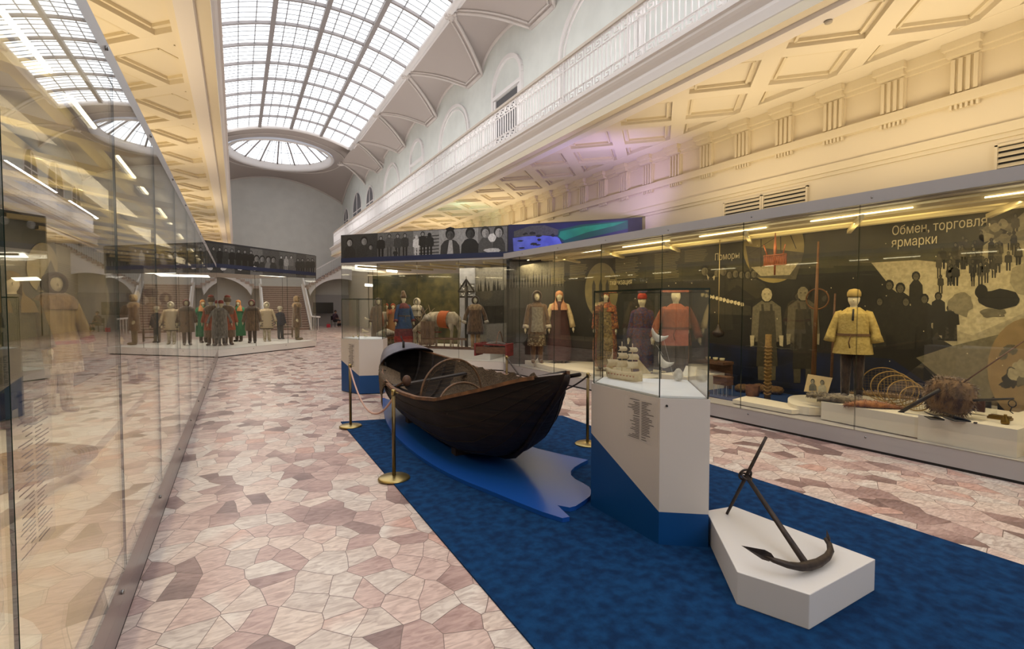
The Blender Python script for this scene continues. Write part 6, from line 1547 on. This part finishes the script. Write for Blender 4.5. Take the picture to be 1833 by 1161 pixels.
# basket, nets, comb box, chandelier, ship model
c = at(1347, 708, Z=.29); mb = MB(); mb.lathe([(.11, 0), (.115, .05), (.12, .16), (.115, .165), (.1, .02)], (c.x, c.y, .291), 18, 1, .8)
tag(mb.build('bark_basket', mat('bark_brown', h('#6a4428'), .8, col2=h('#54351f'), scale=12, bump=.5)), 'round brown birch-bark basket beside the heap of nets', 'basket')
mb = MB(); mb.smooth = True
for q in range(9):
    aa = at(1330 + q * 9, 699 + (q % 3), Z=.25); aa.x = min(aa.x, 7.8); mb.ball((aa.x + rnd.uniform(-.05, .05), aa.y, .29), .13, .14, .075, 12, 7, .15)
tag(mb.build('net_heap', mat('net_ochre', h('#5c4424'), .95, col2=h('#7a5c32'), scale=50, bump=1)), 'heap of ochre fishing net around the foot of the straw post', 'net')
c = at(1294, 700, Z=.30); t = thing('casket', 'small red-brown wooden casket on thin acrylic legs, behind the vitrine edge', 'casket', (c.x, c.y, .232))
mb = MB(); mb.box(-.08, .08, -.13, .13, .18, .3); mb.build('box_body', WOODB, t, local=True)
mb = MB(); mb.box(-.085, .085, -.135, .135, .3, .315); mb.build('lid', WOODB, t, local=True)
mb = MB()
for a_ in (-.07, .07):
    for b_2 in (-.12, -.04, .04, .12): mb.box(a_ - .003, a_ + .003, b_2 - .003, b_2 + .003, 0, .18)
mb.build('acrylic_legs', mat('acrylic', h('#b8bcc0'), .2), t, local=True)
c = at(1261, 703, Z=.3); mb = MB(); mb.lathe([(.04, 0), (.075, .03), (.08, .08), (.05, .12), (.03, .125)], (c.x, c.y, .233), 16); tag(mb.build('wicker_pot', mat('pot_ochre', h('#5a4a2a'), .8)), 'round ochre pot at the vitrine edge, left of the casket', 'pot')
t = thing('tea_shelf', 'small wooden wall shelf with white cups behind the near vitrine', 'shelf', (7.5, at(1280, 645, X=7.5).y, .9))
c = at(1280, 645, X=7.5); mb = MB(); mb.box(-.14, .14, -.28, .28, c.z - .9 - .05, c.z - .9); mb.build('shelf_board', WOODB, t, local=True)
mb = MB(); mb.box(.1, .14, -.26, .26, .233 - .9, c.z - .95); mb.build('shelf_back', WOODB, t, local=True)
for i, yy in enumerate((-.18, -.04, .12)):
    mb = MB(); mb.lathe([(.02, 0), (.04, .025), (.045, .06), (.04, .06), (.02, .01)], (7.46, c.y + yy, c.z), 14); tag(mb.build('tea_cup', mat('porcelain_aged', h('#cfc49c'), .4)), ['right-hand', 'middle', 'left-hand'][i] + ' small white cup on the wooden shelf behind the vitrine', 'cup')
c = at(1286, 590, X=7.2); t = thing('hanging_lamp', 'dark hanging oil lamp on a pale rod near the case roof', 'lamp', (c.x, c.y, c.z))
top = at(1287, 430, X=7.2); mb = MB(); mb.tube([(0, 0, 2.83 - c.z), (0, 0, .08)], .007, 6); mb.build('rod', mat('pale_rod', h('#a08c58'), .5), t, local=True)
mb = MB(); mb.lathe([(.01, .1), (.03, .06), (.035, .02), (.09, -.03), (.1, -.06), (.08, -.11), (.03, -.13), (.002, -.14)], (0, 0, 0), 16); mb.build('lamp_body', mat('lamp_iron', h('#2c2018'), .5, .3), t, local=True)
t = thing('ship_model', 'hanging red-brown fretwork boat model before the round medallion', 'ship model', at(1388, 466, X=7.2))
o0 = t.location.copy(); RW = mat('red_fretwork', h('#8c4a1e'), .6, col2=h('#7a3d1a'), scale=20)
y0, y1 = at(1368, 466, X=7.2).y, at(1407, 466, X=7.2).y; zlo, zhi = at(1388, 478, X=7.2).z, at(1388, 455, X=7.2).z
mb = MB(); mb.box(7.18, 7.22, y1, y0, zhi - .012, zhi); mb.box(7.18, 7.22, y1, y0, zlo + .03, zlo + .042); 
n = 14
for i in range(n + 1): yy = y1 + (y0 - y1) * i / n; mb.box(7.19, 7.21, yy - .005, yy + .005, zlo + .03, zhi)
for i in range(n): 
    ya, yb = y1 + (y0 - y1) * i / n, y1 + (y0 - y1) * (i + 1) / n; mb.beam((7.2, ya, zlo + .03), (7.2, yb, zhi), .01, .01)
mb.build('fret_hull', RW, t)
mb = MB(); yc = (y0 + y1) / 2; mb.tube([(7.2, yc, zlo - .12), (7.2, yc, zhi + .1), (7.2, yc, zhi + .38)], [.012, .022, .004], 8); mb.build('mast', RW, t)
mb = MB(); mb.tube([(7.2, yc - .13, zhi), (7.2, yc - .16, zhi + .14)], .01, 6); mb.tube([(7.2, yc + .13, zhi), (7.2, yc + .19, zhi + .16)], .012, 6); mb.tube([(7.2, yc, zhi + .38), (7.2, yc, 2.83)], .002, 4); mb.build('small_mast', RW, t)
# open book stands
for i, (px_, X) in enumerate(((945, 6.5), (953, 6.5), (961, 6.5), (1226, 6.6), (1236, 6.6))):
    Z = .321 if i < 3 else .501
    c = at(px_, 640, X=X + .1); t = tag(MB().slab([(c.x, c.y - .06, Z), (c.x, c.y + .06, Z), (c.x + .1, c.y + .06, Z + .16), (c.x + .1, c.y - .06, Z + .16)], (-1, 0, .3), .006).build('label_stand', mat('stand_white', h('#d8d4cc'), .4)), ['leftmost of three small white label stands below the fur-coat mannequin', 'middle of three small white label stands below the fur-coat mannequin', 'right one of three small white label stands below the fur-coat mannequin', 'left of two white label stands on the block behind the vitrine', 'right of two white label stands on the block behind the vitrine'][i], 'label stand')
mb = MB(); mb.smooth = True; c = at(925, 626, X=6.6); mb.ball((c.x, c.y, .42), .2, .22, .1, 14, 9, .05); tag(mb.build('woven_net_bag', F_GREY), 'brown-grey net bag lying at the far end of the right case', 'bag')
mb = MB(); c = at(922, 619, X=6.58); mb.ball((c.x, c.y, .56), .1, .1, .03, 12, 6, .03); tag(mb.build('bark_plate', F_TAN), 'round tan bark plate on the net bag', 'plate')
# ---- person seated at the far end
SP = at(600, 596, Y=41.5); px0 = SP.x; 
t = thing('person', 'person in dark patterned clothes sitting on a chair at the far end, head bowed', 'person', (px0, 41.5, 0), R(35))
mb = MB(); mb.smooth = True
mb.lathe([(.13, .45), (.17, .55), (.15, .75), (.17, .95), (.12, 1.04), (.05, 1.07), (.05, 1.1), (.085, 1.15), (.09, 1.22), (.06, 1.29), (.002, 1.31)], (0, 0, 0), 14, 1, .8, yoff=[0, 0, 0, -.02, -.03, -.04, -.06, -.07, -.07, -.06, -.05])
for q in (-1, 1):
    mb.tube([(q * .09, 0, .5), (q * .1, -.25, .52), (q * .1, -.42, .5)], [.09, .085, .065], 8); mb.tube([(q * .1, -.42, .5), (q * .1, -.43, .28), (q * .1, -.42, .08), (q * .1, -.5, .04)], [.065, .055, .045, .035], 8)
    mb.tube([(q * .17, 0, .98), (q * .23, -.08, .74), (q * .1, -.3, .66)], [.055, .05, .04], 8)
    for f in range(4): mb.tube([(q * .1, -.3, .66), (q * .07 + f * .01, -.36, .65)], .009, 4)
mb.build('body', mat('person_skin', h('#9a7564'), .6), t, local=True)
PT = patterned('person_blouse', h('#3c2634'), h('#5c3a48'), h('#221c28'), 26); PTR = cloth('person_trousers', '#1f1c22')
mb = MB(); mb.smooth = True; mb.lathe([(.19, .47), (.195, .55), (.17, .75), (.19, .95), (.13, 1.055), (.06, 1.075)], (0, 0, 0), 14, 1, .85, yoff=[0, 0, 0, -.02, -.03, -.04])
for q in (-1, 1): mb.tube([(q * .16, 0, 1.0), (q * .24, -.07, .74), (q * .14, -.24, .67)], [.07, .065, .05], 8)
mb.build('blouse', PT, t, local=True)
mb = MB()
for q in (-1, 1): mb.tube([(q * .09, 0, .5), (q * .1, -.25, .52), (q * .1, -.43, .5), (q * .1, -.44, .28), (q * .1, -.42, .12)], [.11, .1, .085, .07, .065], 8)
mb.build('trousers', PTR, t, local=True)
mb = MB(); mb.ball((0, -.04, 1.24), .105, .11, .1, 12, 8); mb.build('hair', mat('hair_dark', h('#2a1c18'), .7), t, local=True)
t = thing('chair', 'plain dark chair under the person at the far end', 'chair', (px0, 41.5, 0), R(35))
CHD = mat('chair_dark', h('#2c2626'), .6)
mb = MB(); mb.box(-.22, .22, -.22, .22, .40, .43); mb.build('seat', CHD, t, local=True); mb = MB(); mb.box(-.22, .22, .2, .23, .55, .88); mb.build('backrest', CHD, t, local=True)
for a in (-1, 1):
    for b in (-1, 1): mb = MB(); mb.box(a * .2 - .014, a * .2 + .014, b * .2 - .014, b * .2 + .014, 0, .4 if b < 0 else .88); mb.build('leg', CHD, t, local=True)
c = at(588, 590, Y=41.0); mb = MB(); mb.prism([(c.x - .14, 40.95), (c.x + .14, 40.95), (c.x + .12, 41.1), (c.x - .12, 41.1)], 0, .26); mb.tube([(c.x - .08, 41.02, .26), (c.x - .05, 41.02, .38), (c.x + .05, 41.02, .38), (c.x + .08, 41.02, .26)], .01, 5)
tag(mb.build('handbag', mat('red_bag', h('#b01c34'), .5)), 'bright red bag on the floor beside the seated person', 'bag')

# ------------------------------------------------------------------ groups of repeats
for o in list(COL.objects):
    if o.parent is not None: continue
    b = o.name.split('.')[0]
    if b == 'costumed_mannequin':
        x, y = o.location.x, o.location.y
        o['group'] = 'mannequins in the case by the stairs' if y > 18.5 else 'mannequins in the long left case' if x < 0 else 'mannequins in the right wall case' if x > XF(y) else 'mannequins behind the diagonal glass'
    g = {'ventilation_grille': 'wall vents above the right case', 'animal_pelt': 'animal pelts in the cases', 'wicker_disc': 'round wicker hoops behind the furs', 'ledger': 'dark ledgers on the front block', 'label_stand': 'small white label stands', 'tea_cup': 'cups on the wooden shelf', 'net_hoop': 'hoops in the boat', 'display_plinth': 'cream plinths in the cases', 'display_case': 'glass display cases', 'photo_banner': 'photo banners above the cases', 'glass_vitrine': 'free-standing vitrines', 'balustrade': 'gallery balustrades', 'acrylic_stand': 'acrylic stands in the far vitrine', 'wooden_pole': 'poles in the right case'}.get(b)
    if g: o['group'] = g
